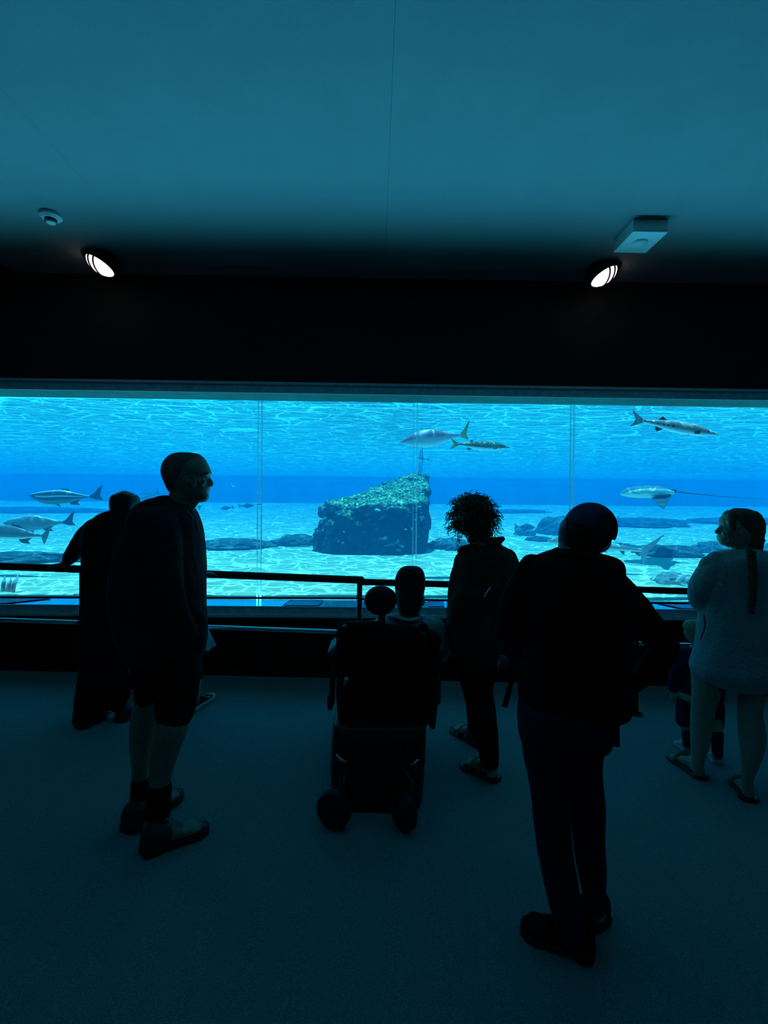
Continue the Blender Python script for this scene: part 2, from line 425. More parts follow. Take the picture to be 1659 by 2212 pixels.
a = up_plane(1368, 499, 3.59); b = up_plane(1441, 502, 3.59); c_ = up_plane(1326, 544, 3.59)
cxb, cyb = (a.x + b.x) / 2, (a.y + c_.y) / 2
r = root('ceiling_box', (cxb, cyb, CEIL_Z), 'square white box with a round recess, mounted on the ceiling at the right', 'ceiling box')
wx, wy = (b.x - a.x), (c_.y - a.y)
bm = bmesh.new(); box(bm, (cxb, cyb, (3.59 + CEIL_Z) / 2 + .003), (wx, wy, CEIL_Z - 3.59 - .006), bev=0.003); finish(bm, 'housing', M['white_plastic'], r, smooth=False)
bm = bmesh.new(); box(bm, (cxb, cyb, 3.589), (wx + .004, wy + .004, .008), bev=0.002); finish(bm, 'cover_plate', M['white_plastic'], r, smooth=False)
bm = bmesh.new()
for i in range(36):
    t0, t1 = 2 * math.pi * i / 36, 2 * math.pi * (i + 1) / 36
    q = [V3(cxb + rr * math.cos(t), cyb + rr * math.sin(t), z) for rr, t, z in ((.058, t0, 3.585), (.058, t1, 3.585), (.055, t1, 3.574), (.055, t0, 3.574))]
    bm.faces.new([bm.verts.new(v) for v in q])
    q = [V3(cxb + rr * math.cos(t), cyb + rr * math.sin(t), z) for rr, t, z in ((.055, t0, 3.574), (.055, t1, 3.574), (.0, t1, 3.574))]
    bm.faces.new([bm.verts.new(v) for v in q])
bmesh.ops.remove_doubles(bm, verts=bm.verts[:], dist=1e-4)
finish(bm, 'round_lens', M['white_plastic'], r)
bm = bmesh.new()
ellipsoid(bm, (cxb - .045, cyb - .055, 3.584), (.003, .003, .002), seg=8); finish(bm, 'screw', M['black_plastic'], r)

def bulkhead(px, py, lean, label):
    p = up_plane(px, py, CEIL_Z - .07)
    r = root('ceiling_light', (p.x, p.y, CEIL_Z), label, 'ceiling lamp', 'round louvred ceiling lamps')
    tilt = Matrix.Translation((p.x, p.y, CEIL_Z - .035)) @ Matrix.Rotation(R(24 * lean), 4, 'Y') @ Matrix.Rotation(R(-12), 4, 'X')
    bm = bmesh.new()
    tube(bm, [(V3(0, 0, .03), .145, .145), (V3(0, 0, -.03), .15, .15)], 32, rounded=False)
    tube(bm, [(V3(0, 0, -.03), .15, .15), (V3(0, 0, -.05), .14, .14)], 32, rounded=False)
    for v in bm.verts: v.co = tilt @ v.co
    finish(bm, 'housing', M['black_plastic'], r)
    bm = bmesh.new(); ellipsoid(bm, (0, 0, -.045), (.122, .122, .055), seg=32)
    for v in bm.verts: v.co = tilt @ v.co
    finish(bm, 'lamp_glass', M['lamp'], r)
    for off in (-.085, -.045, .005):
        o2 = off * lean; rr = math.sqrt(.126 ** 2 - o2 ** 2); pts = []
        for i in range(17):
            t = math.pi * i / 16
            pts.append((V3(o2, rr * math.cos(t), -.047 - .058 * rr / .126 * math.sin(t)), .0048, .007))
        bm = bmesh.new(); tube(bm, pts, 8, ref=Vector((1, 0, 0)), rounded=False)
        for v in bm.verts: v.co = tilt @ v.co
        finish(bm, 'louvre', M['black_plastic'], r)
    ld = bpy.data.lights.new('lamp_light', 'POINT'); ld.energy = 0.045; ld.color = (1, .8, .75); ld.shadow_soft_size = .05
    lo = bpy.data.objects.new('lamp_light', ld); COL.objects.link(lo); lo.location = (p.x, p.y - .02, CEIL_Z - .16)
    return r
bulkhead(222, 572, 1, 'lit round louvred lamp on the ceiling near the smoke detector')
bulkhead(1300, 595, -1, 'lit round louvred lamp on the ceiling beside the square white box')

# ------------------------------------------------------------------ the tank
SURF_Z = 2.611
TX, TY1 = 17.0, 21.0
def sand_z(x, y):
    d = y - 5.0
    return 0.665 + 0.030 * d + 0.0019 * d * d + 0.02 * noise.noise(Vector((x * .7, y * .7, 0)))
bm = bmesh.new()
nx, ny = 150, 110
grid = []
grid.append([bm.verts.new((TX * (0.35 * (i / nx * 2 - 1) + 0.65 * (i / nx * 2 - 1) * abs(i / nx * 2 - 1)), 5.08, 0.45)) for i in range(nx + 1)])
for j in range(ny + 1):
    y = 5.08 + (TY1 - 5.08) * (j / ny) ** 1.7
    row = []
    for i in range(nx + 1):
        u = i / nx * 2 - 1
        x = TX * (0.35 * u + 0.65 * u * abs(u))
        z = sand_z(x, y) + (0.010 * math.sin(y * 22 + 2.5 * noise.noise(Vector((x, y * 2, 3)))) if y < 9 else 0)
        row.append(bm.verts.new((x, y, z)))
    grid.append(row)
for j in range(len(grid) - 1):
    for i in range(nx):
        bm.faces.new((grid[j][i], grid[j][i + 1], grid[j + 1][i + 1], grid[j + 1][i]))
M['sand'] = mat('pale_sand', (0.86, 0.86, 0.62), 0.95, noise_amt=0.22, noise_scale=1.3, bump=0.5, bump_scale=14, spec=0.1)
so = finish(bm, 'sandy_tank_bed', M['sand']); so['kind'] = 'structure'
so.name = 'floor_tank_sand'
M['tank_wall'] = mat('blue_tank_wall', (0.10, 0.35, 0.62), 0.9, noise_amt=0.3, noise_scale=0.6, spec=0.1)
struct(quadbox('wall_tank_back', -TX, TX, TY1, TY1 + .3, -0.2, 2.75, M['tank_wall']))
struct(quadbox('wall_tank_left', -TX - .3, -TX, 5.05, TY1, -0.2, 2.75, M['tank_wall']))
struct(quadbox('wall_tank_right', TX, TX + .3, 5.05, TY1, -0.2, 2.75, M['tank_wall']))
struct(quadbox('wall_tank_front_left', -TX, -XR - .2, 4.85, 5.0, -0.2, CEIL_Z + .3, M['tank_wall']))
struct(quadbox('wall_tank_front_right', XR + .2, TX, 4.85, 5.0, -0.2, CEIL_Z + .3, M['tank_wall']))

# water body (real haze) and its rippled surface
wm = bpy.data.materials.new('tank_water'); wm.use_nodes = True
nt = wm.node_tree; nt.nodes.clear()
o_ = nt.nodes.new('ShaderNodeOutputMaterial'); ad = nt.nodes.new('ShaderNodeAddShader')
vs_ = nt.nodes.new('ShaderNodeVolumeScatter'); va = nt.nodes.new('ShaderNodeVolumeAbsorption')
vs_.inputs['Color'].default_value = (0.0, 0.355, 0.80, 1); vs_.inputs['Density'].default_value = 0.09; vs_.inputs['Anisotropy'].default_value = 0.0
va.inputs['Color'].default_value = (0.0, 0.66, 0.92, 1); va.inputs['Density'].default_value = 0.22
nt.links.new(vs_.outputs[0], ad.inputs[0]); nt.links.new(va.outputs[0], ad.inputs[1]); nt.links.new(ad.outputs[0], o_.inputs['Volume'])
bm = bmesh.new(); box(bm, (0, (5.035 + TY1) / 2, (SURF_Z + .6) / 2), (2 * TX - .04, TY1 - 5.06, SURF_Z - .6))
for v in bm.verts:
    v.co.z = 0.3 if v.co.z < 1.6 else SURF_Z - 0.012
wb = finish(bm, 'water', wm, smooth=False); wb.name = 'tank_water'
tag(wb, 'clear blue water filling the tank behind the window', 'water', kind='stuff')

sm_ = bpy.data.materials.new('water_surface'); sm_.use_nodes = True
nt = sm_.node_tree; nt.nodes.clear()
N = nt.nodes.new; Lk = nt.links.new
o_ = N('ShaderNodeOutputMaterial'); mx = N('ShaderNodeMixShader'); mx.inputs[0].default_value = 0.60
tr = N('ShaderNodeBsdfTransparent'); gl = N('ShaderNodeBsdfGlossy'); gl.inputs['Roughness'].default_value = 0.08
gl.inputs['Color'].default_value = (0.15, 0.95, 1.0, 1)
tc = N('ShaderNodeTexCoord')
# focusing of the light by the ripples: bright lines of a warped cell pattern let more light through
nz = N('ShaderNodeTexNoise'); nz.inputs['Scale'].default_value = 2.2; nz.inputs['Detail'].default_value = 2
Lk(tc.outputs['Object'], nz.inputs['Vector'])
mixv = N('ShaderNodeVectorMath'); mixv.operation = 'MULTIPLY_ADD'
mixv.inputs[1].default_value = (0.35, 0.35, 0.0)
st2 = N('ShaderNodeMapping'); st2.inputs['Scale'].default_value = (0.72, 1.1, 1)
Lk(nz.outputs['Color'], mixv.inputs[0]); Lk(tc.outputs['Object'], mixv.inputs[2])
def vor(scale, w0, w1):
    vo = N('ShaderNodeTexVoronoi'); vo.feature = 'DISTANCE_TO_EDGE'; vo.inputs['Scale'].default_value = scale
    Lk(mixv.outputs[0], st2.inputs['Vector']); Lk(st2.outputs[0], vo.inputs['Vector'])
    mr = N('ShaderNodeMapRange'); mr.interpolation_type = 'SMOOTHSTEP'
    mr.inputs[1].default_value = w0; mr.inputs[2].default_value = w1; mr.inputs[3].default_value = 1.0; mr.inputs[4].default_value = 0.0
    Lk(vo.outputs['Distance'], mr.inputs[0]); return mr
v1 = vor(3.1, 0.0, 0.055); v2 = vor(5.6, 0.0, 0.07)
mm = N('ShaderNodeMath'); mm.operation = 'MULTIPLY_ADD'; mm.inputs[1].default_value = 0.45; 
Lk(v2.outputs[0], mm.inputs[0]); 
m3 = N('ShaderNodeMath'); m3.operation = 'MULTIPLY'; m3.inputs[1].default_value = 0.75; Lk(v1.outputs[0], m3.inputs[0]); Lk(m3.outputs[0], mm.inputs[2])
rp = N('ShaderNodeValToRGB'); rp.color_ramp.elements[0].color = (0.26, 0.26, 0.26, 1); rp.color_ramp.elements[1].color = (1, 1, 1, 1)
rp.color_ramp.elements[0].position = 0.05; rp.color_ramp.elements[1].position = 0.95
Lk(mm.outputs[0], rp.inputs[0]); Lk(rp.outputs[0], tr.inputs[0])
n2 = N('ShaderNodeTexNoise'); n2.inputs['Scale'].default_value = 3.2; n2.inputs['Detail'].default_value = 4
n2.inputs['Distortion'].default_value = 0.6
str_ = N('ShaderNodeMapping'); str_.inputs['Scale'].default_value = (0.45, 1.7, 1); Lk(tc.outputs['Object'], str_.inputs['Vector']); Lk(str_.outputs[0], n2.inputs['Vector'])
bp = N('ShaderNodeBump'); bp.inputs['Strength'].default_value = 1.0; bp.inputs['Distance'].default_value = 0.12
Lk(n2.outputs['Fac'], bp.inputs['Height']); Lk(bp.outputs['Normal'], gl.inputs['Normal'])
Lk(tr.outputs[0], mx.inputs[1]); Lk(gl.outputs[0], mx.inputs[2]); Lk(mx.outputs[0], o_.inputs['Surface'])
bm = bmesh.new(); nx, ny = 120, 120; grid = []
for j in range(ny + 1):
    y = 5.02 + (TY1 - 5.04) * (j / ny) ** 1.5
    grid.append([bm.verts.new(((TX - .02) * (i / nx * 2 - 1), y, SURF_Z + 0.006 * noise.noise(Vector(((TX - .02) * (i / nx * 2 - 1) * 2.5, y * 3, 5))))) for i in range(nx + 1)])
for j in range(ny):
    for i in range(nx): bm.faces.new((grid[j][i], grid[j][i + 1], grid[j + 1][i + 1], grid[j + 1][i]))
ws = finish(bm, 'water_surface', sm_)
tag(ws, 'rippled water surface seen from below along the top of the window', 'water surface', kind='stuff')
# ------------------------------------------------------------------ rocks in the tank
M['rock'] = mat('algae_covered_rock', (0.15, 0.22, 0.19), 0.95, col2=(0.05, 0.09, 0.10), noise_scale=5, bump=0.8, bump_scale=22, spec=0.1)
M['rock_pale'] = mat('pale_speckled_rock', (0.55, 0.62, 0.60), 0.95, col2=(0.22, 0.30, 0.33), noise_scale=16, bump=0.8, bump_scale=30, spec=0.1)
rm = bpy.data.materials.new('algae_rock_painted_light'); rm.use_nodes = True; M['rock_mix'] = rm   # algae green, with sunlit top and shaded sides put into the colour
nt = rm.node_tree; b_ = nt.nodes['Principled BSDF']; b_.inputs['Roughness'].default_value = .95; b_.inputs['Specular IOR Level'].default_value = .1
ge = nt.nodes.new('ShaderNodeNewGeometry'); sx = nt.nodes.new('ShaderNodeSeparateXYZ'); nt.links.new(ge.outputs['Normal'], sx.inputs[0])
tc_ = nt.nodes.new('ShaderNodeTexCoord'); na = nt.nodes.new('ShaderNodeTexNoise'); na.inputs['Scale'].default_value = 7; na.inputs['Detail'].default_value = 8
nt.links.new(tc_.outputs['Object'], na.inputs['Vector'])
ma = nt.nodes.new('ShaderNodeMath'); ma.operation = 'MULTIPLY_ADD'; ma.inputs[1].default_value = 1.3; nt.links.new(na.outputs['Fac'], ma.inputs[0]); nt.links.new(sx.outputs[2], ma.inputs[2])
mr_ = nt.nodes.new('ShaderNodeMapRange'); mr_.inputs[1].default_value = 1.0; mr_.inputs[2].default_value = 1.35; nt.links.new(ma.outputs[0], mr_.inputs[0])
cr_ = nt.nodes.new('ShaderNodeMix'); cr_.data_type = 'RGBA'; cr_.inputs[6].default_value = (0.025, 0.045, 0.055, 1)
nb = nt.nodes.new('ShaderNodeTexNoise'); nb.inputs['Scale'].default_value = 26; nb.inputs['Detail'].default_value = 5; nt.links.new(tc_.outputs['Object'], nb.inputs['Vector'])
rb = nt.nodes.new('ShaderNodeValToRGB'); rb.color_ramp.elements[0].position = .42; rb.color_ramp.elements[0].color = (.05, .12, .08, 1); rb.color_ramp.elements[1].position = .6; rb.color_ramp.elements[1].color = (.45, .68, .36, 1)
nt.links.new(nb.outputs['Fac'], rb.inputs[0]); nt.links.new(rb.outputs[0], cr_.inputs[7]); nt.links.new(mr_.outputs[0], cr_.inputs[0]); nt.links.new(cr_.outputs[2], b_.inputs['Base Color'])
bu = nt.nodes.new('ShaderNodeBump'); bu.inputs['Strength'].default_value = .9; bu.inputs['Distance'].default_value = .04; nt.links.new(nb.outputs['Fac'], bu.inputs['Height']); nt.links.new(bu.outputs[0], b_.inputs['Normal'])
def fbm(v, s, seed, o=4):
    t = 0; a = 1.0; f = s
    for i in range(o):
        t += a * noise.noise(v * f + Vector((seed, seed * 1.7, -seed))); a *= 0.5; f *= 2.05
    return t
# the big outcrop in the middle
bm = bmesh.new()
ROCK_Y = 9.0
loft(bm, ROCK_Y, [(1024, 884, 918, .08, .75), (1031, 866, 926, .14, .72), (1042, 836, 928, .22, .66), (1056, 806, 927, .38, .50), (1070, 776, 926, .55, .30),
                  (1080, 728, 925, .66, .14), (1090, 710, 925, .74, .04), (1112, 702, 924, .78), (1140, 692, 922, .78), (1165, 684, 920, .80), (1200, 680, 920, .82)], p=3.0, n=40)
for (px, py, rx, rz) in ((923, 1063, 7, 10), (921, 1131, 7, 20), (916, 1100, 8, 16), (700, 1105, 9, 14), (874, 1148, 10, 14), (884, 1172, 18, 20), (716, 1088, 12, 8)):
    k = ROCK_Y / FPX; ellipsoid(bm, at(px, py, ROCK_Y - .45 if px > 860 and px < 900 else ROCK_Y), (rx * k, .22, rz * k))
def dsp(co, n): return n * (0.075 * fbm(co, 2.2, 3) + 0.03 * fbm(co, 9.0, 8, 3))
o = voxel(bm, 'rock_outcrop', M['rock'], None, size=0.025, smooth=1, disp=dsp)
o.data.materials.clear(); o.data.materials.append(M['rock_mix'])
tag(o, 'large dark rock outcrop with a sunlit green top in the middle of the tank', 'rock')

def rock(px, py, Y, w_px, h_px, depth, seed, label, m='rock', flat=0.0, group=None, amp=0.22):
    k = Y / FPX
    c = at(px, py, Y); c.z = sand_z(c.x, c.y) if flat == 0 else c.z
    bm = bmesh.new(); bmesh.ops.create_icosphere(bm, subdivisions=5, radius=1.0)
    a, b, h = w_px * k / 2, depth, h_px * k
    for v in bm.verts:
        n = v.co.normalized()
        d = 1 + amp * fbm(n * 1.3 + Vector((c.x * .3, 0, 0)), 1.6, seed) + 0.05 * fbm(n, 7.0, seed + 5, 3)
        v.co = Vector((n.x * a * d, n.y * b * d, (n.z if n.z > 0 else n.z * .35) * h * d)) + c
    o = finish(bm, 'rock', M[m]); tag(o, label, 'rock', group); return o
rock(510, 1168, 9.2, 170, 16, .55, 11, 'low flat dark rock lying left of the large outcrop')
rock(640, 1162, 9.6, 96, 20, .45, 12, 'low jagged rock touching the left foot of the large outcrop')
rock(60, 1195, 7.6, 300, 16, .42, 13, 'wide low weedy rock ridge at the far left behind the leaning person')
rock(975, 1172, 9.4, 96, 20, .5, 14, 'dark low rock between the large outcrop and the curly haired person')
rock(1133, 1172, 11.5, 46, 16, .28, 15, 'small round coral lump right of the curly haired person')
rock(1205, 1175, 11.8, 90, 36, .5, 16, 'rounded dark rock behind the head of the man in the cap')
rock(1165, 1190, 10.5, 60, 8, .3, 17, 'tiny flat rock left of the man in the cap')
rock(1390, 1146, 14.0, 190, 16, .8, 18, 'long low far rock right of the cap above the shark tail')
rock(1600, 1140, 15.0, 260, 12, .8, 19, 'distant flat rock shelf behind the head of the woman')
rock(1440, 1206, 8.6, 150, 20, .5, 20, 'broad dark rock below the shark tail')
rock(1580, 1206, 9.0, 190, 22, .5, 21, 'broad dark rock left of the shoulder of the woman')
rock(1320, 1200, 9.6, 110, 9, .3, 22, 'low rock partly hidden by the shoulder of the man in the cap')
rock(1462, 1266, 6.0, 92, 22, .26, 23, 'pale lumpy rock just above the handrail at the right', 'rock_pale')
rock(1476, 1292, 5.5, 110, 22, .18, 24, 'pale speckled rock between the handrail and the middle bar at the right', 'rock_pale', flat=1)
rock(1100, 1107, 18.0, 180, 6, .6, 25, 'far dark reef strip near the back wall of the tank at centre right')
rock(80, 1104, 17.0, 330, 8, .8, 26, 'far dark reef strip below the striped fish')

# rope rising from the outcrop
bm = bmesh.new()
a = at(908, 1026, 9.0); b = at(912, 960, 9.0); b.z = SURF_Z
tube(bm, [(a, .007, .007), ((a + b) / 2 + Vector((.02, 0, 0)), .007, .007), (b, .007, .007)], 8)
tube(bm, [(a + Vector((-.03, 0, 0)), .006, .006), (a + Vector((.0, 0, .45)), .006, .006)], 8)
tag(finish(bm, 'rope', M['rubber']), 'thin dark rope rising from the top of the large outcrop', 'rope')

# pale spiky coral (finger sponge) at the bottom left of the window
r_ = at(22, 1285, 5.25); r = root('finger_coral', tuple(r_), 'pale finger coral with upright spikes at the lower left of the window', 'coral')
M['coral'] = mat('pale_coral', (0.62, 0.50, 0.52), 0.8, noise_amt=0.2, noise_scale=30)
for (x0, y0, x1, y1, w0) in ((6, 1282, 10, 1242, 4.2), (17, 1282, 23, 1246, 4.6), (27, 1280, 38, 1240, 4.4), (-6, 1284, -10, 1246, 4.2)):
    bm = bmesh.new(); limb(bm, 5.25, [(x0, y0, w0), ((x0 * .6 + x1 * .4), y0 * .5 + y1 * .5, w0 * .95), (x1 - .6, y1 + 9, w0 * .55), (x1, y1 + 2, w0 * .2)])
    finish(bm, 'finger', M['coral'], r)
bm = bmesh.new(); limb(bm, 5.25, [(-12, 1287, 6), (8, 1284, 8), (30, 1287, 6)], depth=1.2)
finish(bm, 'base', M['coral'], r)
bm = bmesh.new(); limb(bm, 5.25, [(30, 1282, 2.2), (48, 1277, 1.4), (64, 1274, .7)])
finish(bm, 'side_branch', M['coral'], r)
bm = bmesh.new(); c = at(169, 1286, 5.2); ellipsoid(bm, c, (.045, .05, .026), rot=Matrix.Rotation(R(12), 3, 'Y'))
tag(finish(bm, 'shell', M['coral']), 'small smooth pale shell on the sand beside the leaning person', 'shell')

# ------------------------------------------------------------------ fish
def fmat(name, c, n=.2, rough=.45, ns=14): M[name] = mat(name, c, rough, noise_amt=n, noise_scale=ns, spec=0.5)
fmat('fish_dark_grey', (0.10, 0.13, 0.15)); fmat('fish_mid_grey', (0.26, 0.32, 0.34)); fmat('fish_white', (0.85, 0.88, 0.86), .06)
fmat('fish_silver', (0.75, 0.78, 0.75), .12); fmat('fish_mauve', (0.60, 0.42, 0.60), .15); fmat('fish_olive', (0.28, 0.32, 0.22)); fmat('fish_yellow', (0.62, 0.55, 0.25))
fmat('fish_black', (0.015, 0.015, 0.015)); fmat('shark_grey', (0.55, 0.48, 0.54), .12, .6); fmat('barracuda_silver', (0.85, 0.74, 0.78), .2, .35, 9)
def fish(kind, nose, tail, Y, prof, colour, fins, mats, label, cat='fish', yaw=0.0, width=0.5, group=None, bend=0.0, sl=0.0, eye=(0.09, 0.25, 0.011)):
    """nose/tail pixels (tail = end of the body), prof: (t, top, bottom) as fractions of length; seen side on, solid body of ellipse sections"""
    n_ = at(nose[0], nose[1], Y); t_ = at(tail[0], tail[1], Y)
    if yaw: t_.y += yaw; t_ = Vector((0, 0, CAMZ)) + (t_ - Vector((0, 0, CAMZ))) * ((Y + yaw) / t_.y) if False else t_
    L = (t_ - n_).length
    x = (t_ - n_).normalized(); y = Vector((0, 0, 1)).cross(x).normalized(); z = x.cross(y)
    mid = (n_ + t_) / 2
    r = root(kind, tuple(mid), label, cat, group)
    def P(u, s, w): # along, sideways, up
        return n_ + x * (u * L) + y * ((s + bend * math.sin(u * 2.4) * .12) * L) + z * (w * L)
    rings = []; ts = []
    pr = spline(prof, 5)
    for t, a, b in pr:
        h = max((a + b) / 2, .0015); c = (a - b) / 2
        rings.append([P(t, math.sin(2 * math.pi * i / 28) * h * width, c + math.cos(2 * math.pi * i / 28) * h) for i in range(28)]); ts.append(t)
    bm = bmesh.new(); skin_rings(bm, rings)
    bmesh.ops.recalc_face_normals(bm, faces=bm.faces[:])
    me = bpy.data.meshes.new('body'); bm.to_mesh(me); bm.free()
    for mn in mats: me.materials.append(M[mn])
    nf = 28
    for p in me.polygons:
        p.use_smooth = True
        if p.index < nf * (len(ts) - 1):
            j, i = divmod(p.index, nf)
            t = (ts[j] + ts[min(j + 1, len(ts) - 1)]) / 2
            h = math.cos(2 * math.pi * (i + .5) / nf)     # 1 = back, -1 = belly
            p.material_index = colour(t, h)
    link('body', me, None, r)
    for fn, poly, mi, off, tilt in fins:
        bm = bmesh.new(); cx_ = sum(q[0] for q in poly) / len(poly)
        top, bot = [], []
        for q in poly:
            s0 = off + tilt * abs(q[1] - poly[0][1])
            top.append(P(q[0], s0, q[1])); 
        plate(bm, top, max(0.004, .006 * L), y)
        es = [e for e in bm.edges]
        bmesh.ops.bevel(bm, geom=es, offset=0.0015, segments=1, affect='EDGES')
        finish(bm, fn, M[mi], r, smooth=False)
    if eye:
        for sgn in (1, -1):
            j = min(range(len(pr)), key=lambda q: abs(pr[q][0] - eye[0])); hh = (pr[j][1] + pr[j][2]) / 2
            bm = bmesh.new(); ellipsoid(bm, P(eye[0], sgn * hh * width * .86, (pr[j][1] - pr[j][2]) / 2 + hh * eye[1]), (eye[2] * L, eye[2] * L * .7, eye[2] * L), seg=12)
            finish(bm, 'eye', M['fish_black'], r)
    return r
BARR = [(0, .004, .004), (.05, .014, .014), (.12, .030, .026), (.2, .046, .040), (.3, .060, .050), (.45, .064, .058), (.6, .058, .054), (.75, .044, .040), (.86, .028, .026), (.94, .020, .020), (1.0, .018, .018)]
def barr_col(t, h):
    if h > .42 and .22 < t < .9 and int(t * 46) % 2 == 0 and h < .8: return 1
    if h < -.45: return 2
    if -.3 < h < 0 and .5 < t < .9 and int(t * 60) % 4 == 0: return 3
    return 0
def barr_fins(tc, dc):
    return [('tail_fin', [(.985, .02), (1.05, .055), (1.16, .125), (1.10, .02), (1.085, 0), (1.10, -.03), (1.17, -.115), (1.05, -.055), (.985, -.02)], tc, 0, 0),
            ('dorsal_fin', [(.66, .045), (.745, .10), (.755, .105), (.79, .06), (.83, .035)], dc, 0, 0),
            ('anal_fin', [(.70, -.042), (.79, -.10), (.82, -.085), (.83, -.03)], dc, 0, 0),
            ('pectoral_fin', [(.25, -.02), (.33, -.035), (.34, -.055), (.27, -.045)], dc, .035, 0),
            ('pelvic_fin', [(.33, -.045), (.39, -.075), (.40, -.07), (.37, -.045)], dc, .01, 0)]
fish('barracuda', (1102, 967), (990, 960), 6.0, [(t, a * 1.6, b * 1.55) for t, a, b in BARR], barr_col, barr_fins('fish_yellow', 'fish_dark_grey'),
     ['fish_olive', 'fish_silver', 'fish_white', 'fish_black'], 'barred barracuda heading right beside the fish with a raised tail', 'fish', eye=(.135, .3, .010))
fish('barracuda', (1552, 939), (1388, 909), 5.32, [(t, a * 1.3, b * 1.3) for t, a, b in BARR], barr_col, barr_fins('barracuda_silver', 'fish_dark_grey'),
     ['barracuda_silver', 'fish_white', 'fish_white', 'fish_black'], 'large pale barracuda at the top right just under the water surface', 'fish', eye=(.15, .3, .010))
RUN = [(0, .004, .004), (.05, .025, .03), (.12, .055, .055), (.25, .10, .085), (.4, .122, .105), (.55, .115, .10), (.7, .085, .075), (.85, .045, .04), (.95, .02, .02), (1, .016, .016)]
fish('rainbow_runner', (864, 955), (996, 940), 6.2, [(t, a * 1.25, b * 1.25) for t, a, b in RUN], lambda t, h: 1 if .30 < h < .5 or (-.1 < h < 0.02) else (0 if h > -.1 else 2),
     [('tail_fin', [(.97, .015), (1.06, .09), (1.155, .225), (1.175, .235), (1.12, .10), (1.085, .0), (1.12, -.07), (1.09, -.085), (.97, -.015)], 'fish_yellow', 0, 0),
      ('dorsal_fin', [(.45, .11), (.48, .14), (.62, .105), (.8, .06), (.9, .035), (.6, .09)], 'fish_mauve', 0, 0),
      ('anal_fin', [(.62, -.085), (.66, -.115), (.78, -.065), (.9, -.03)], 'fish_silver', 0, 0),
      ('pectoral_fin', [(.24, -.02), (.36, -.05), (.37, -.06), (.26, -.05)], 'fish_mid_grey', .055, 0)],
     ['fish_mauve', 'fish_mid_grey', 'fish_silver'], 'mauve and silver striped fish crossing the central glass joint', 'fish', width=.55, eye=(.07, .2, .009))
COB = [(0, .006, .01), (.04, .022, .03), (.1, .034, .055), (.22, .052, .085), (.36, .068, .098), (.52, .075, .088), (.68, .058, .068), (.82, .034, .04), (.94, .017, .018), (1, .014, .014)]
def cob_col(t, h):
    if h > .72 and t > .02: return 1
    if -.05 < h <= .12 and t > .12: return 1
    if -.42 < h <= -.05: return 0
    if h <= -.42: return 2
    return 0
def cob_fins(s=1.0):
    return [('tail_fin', [(.98, .013), (1.05, .05), (1.13, .15), (1.20, .205), (1.17, .09), (1.155, .02), (1.21, -.035), (1.22, -.05), (1.10, -.045), (.98, -.013)], 'fish_dark_grey', 0, 0),
            ('dorsal_fin', [(.50, .07), (.54, .125), (.66, .12), (.64, .105), (.72, .075), (.85, .032), (.7, .05)], 'fish_dark_grey', 0, 0),
            ('anal_fin', [(.62, -.07), (.70, -.14), (.84, -.14), (.79, -.10), (.86, -.035)], 'fish_dark_grey', 0, 0),
            ('pectoral_fin', [(.30, -.06), (.35, -.12), (.46, -.185), (.46, -.15), (.40, -.075)], 'fish_dark_grey', .05, .3)]
fish('cobia', (63, 1070), (195, 1073), 7.4, [(t, a * 1.35, b * 1.45) for t, a, b in COB], cob_col, cob_fins(), ['fish_dark_grey', 'fish_white', 'fish_mid_grey'],
     'long fish with bold white stripes swimming left, uppermost of the group at left', 'fish', eye=(.075, .1, .010))
fish('cobia', (8, 1130), (136, 1129), 7.0, [(t, a * 1.75, b * 1.45) for t, a, b in COB], lambda t, h: 1 if h > .85 else 0, cob_fins(),
     ['fish_mid_grey', 'fish_silver', 'fish_mid_grey'], 'plump blue grey fish below the striped one at the left', 'fish', eye=(.075, .1, .010))
fish('cobia', (-52, 1140), (92, 1158), 6.2, [(t, a * 1.3, b * 1.3) for t, a, b in COB], lambda t, h: 2 if h < -.55 else 0,
     [('tail_fin', [(.98, .015), (1.05, .09), (1.09, .19), (1.11, .185), (1.085, .03), (1.06, -.08), (1.035, -.12), (.98, -.015)], 'fish_mid_grey', 0, 0)] + cob_fins()[1:3],
     ['fish_mid_grey', 'fish_silver', 'fish_white'], 'fish cut off by the left edge with a narrow upright tail', 'fish')
# shark
SHK = [(0, .004, .006), (.04, .02, .018), (.1, .036, .026), (.2, .056, .040), (.33, .068, .052), (.48, .062, .050), (.62, .044, .036), (.76, .028, .022), (.9, .016, .014), (1, .012, .012)]
fish('shark', (1182, 1168), (1386, 1189), 6.6, [(t, a * 1.4, b * 1.4) for t, a, b in SHK], lambda t, h: 0 if h > -.12 else 1,
     [('tail_fin', [(.97, .014), (1.02, .045), (1.12, .115), (1.215, .19), (1.222, .17), (1.20, .165), (1.12, .05), (1.065, -.01), (1.055, -.09), (1.035, -.145), (1.025, -.14), (1.0, -.06), (.97, -.012)], 'shark_grey', 0, 0),
      ('dorsal_fin', [(.40, .055), (.45, .13), (.475, .14), (.47, .08), (.50, .055)], 'shark_grey', 0, 0),
      ('second_dorsal_fin', [(.73, .024), (.77, .055), (.785, .058), (.78, .03), (.80, .02)], 'fish_dark_grey', 0, 0),
      ('pectoral_fin', [(.27, -.03), (.36, -.11), (.40, -.125), (.38, -.06), (.36, -.035)], 'shark_grey', .05, .5),
      ('pelvic_fin', [(.56, -.035), (.61, -.058), (.66, -.062), (.63, -.04), (.62, -.03)], 'fish_dark_grey', .02, .2),
      ('anal_fin', [(.76, -.02), (.80, -.058), (.825, -.062), (.815, -.03), (.82, -.018)], 'fish_dark_grey', 0, 0)],
     ['shark_grey', 'fish_white'], 'grey reef shark swimming left behind the head of the man in the cap', 'shark', width=.75, eye=(.07, .1, .006))
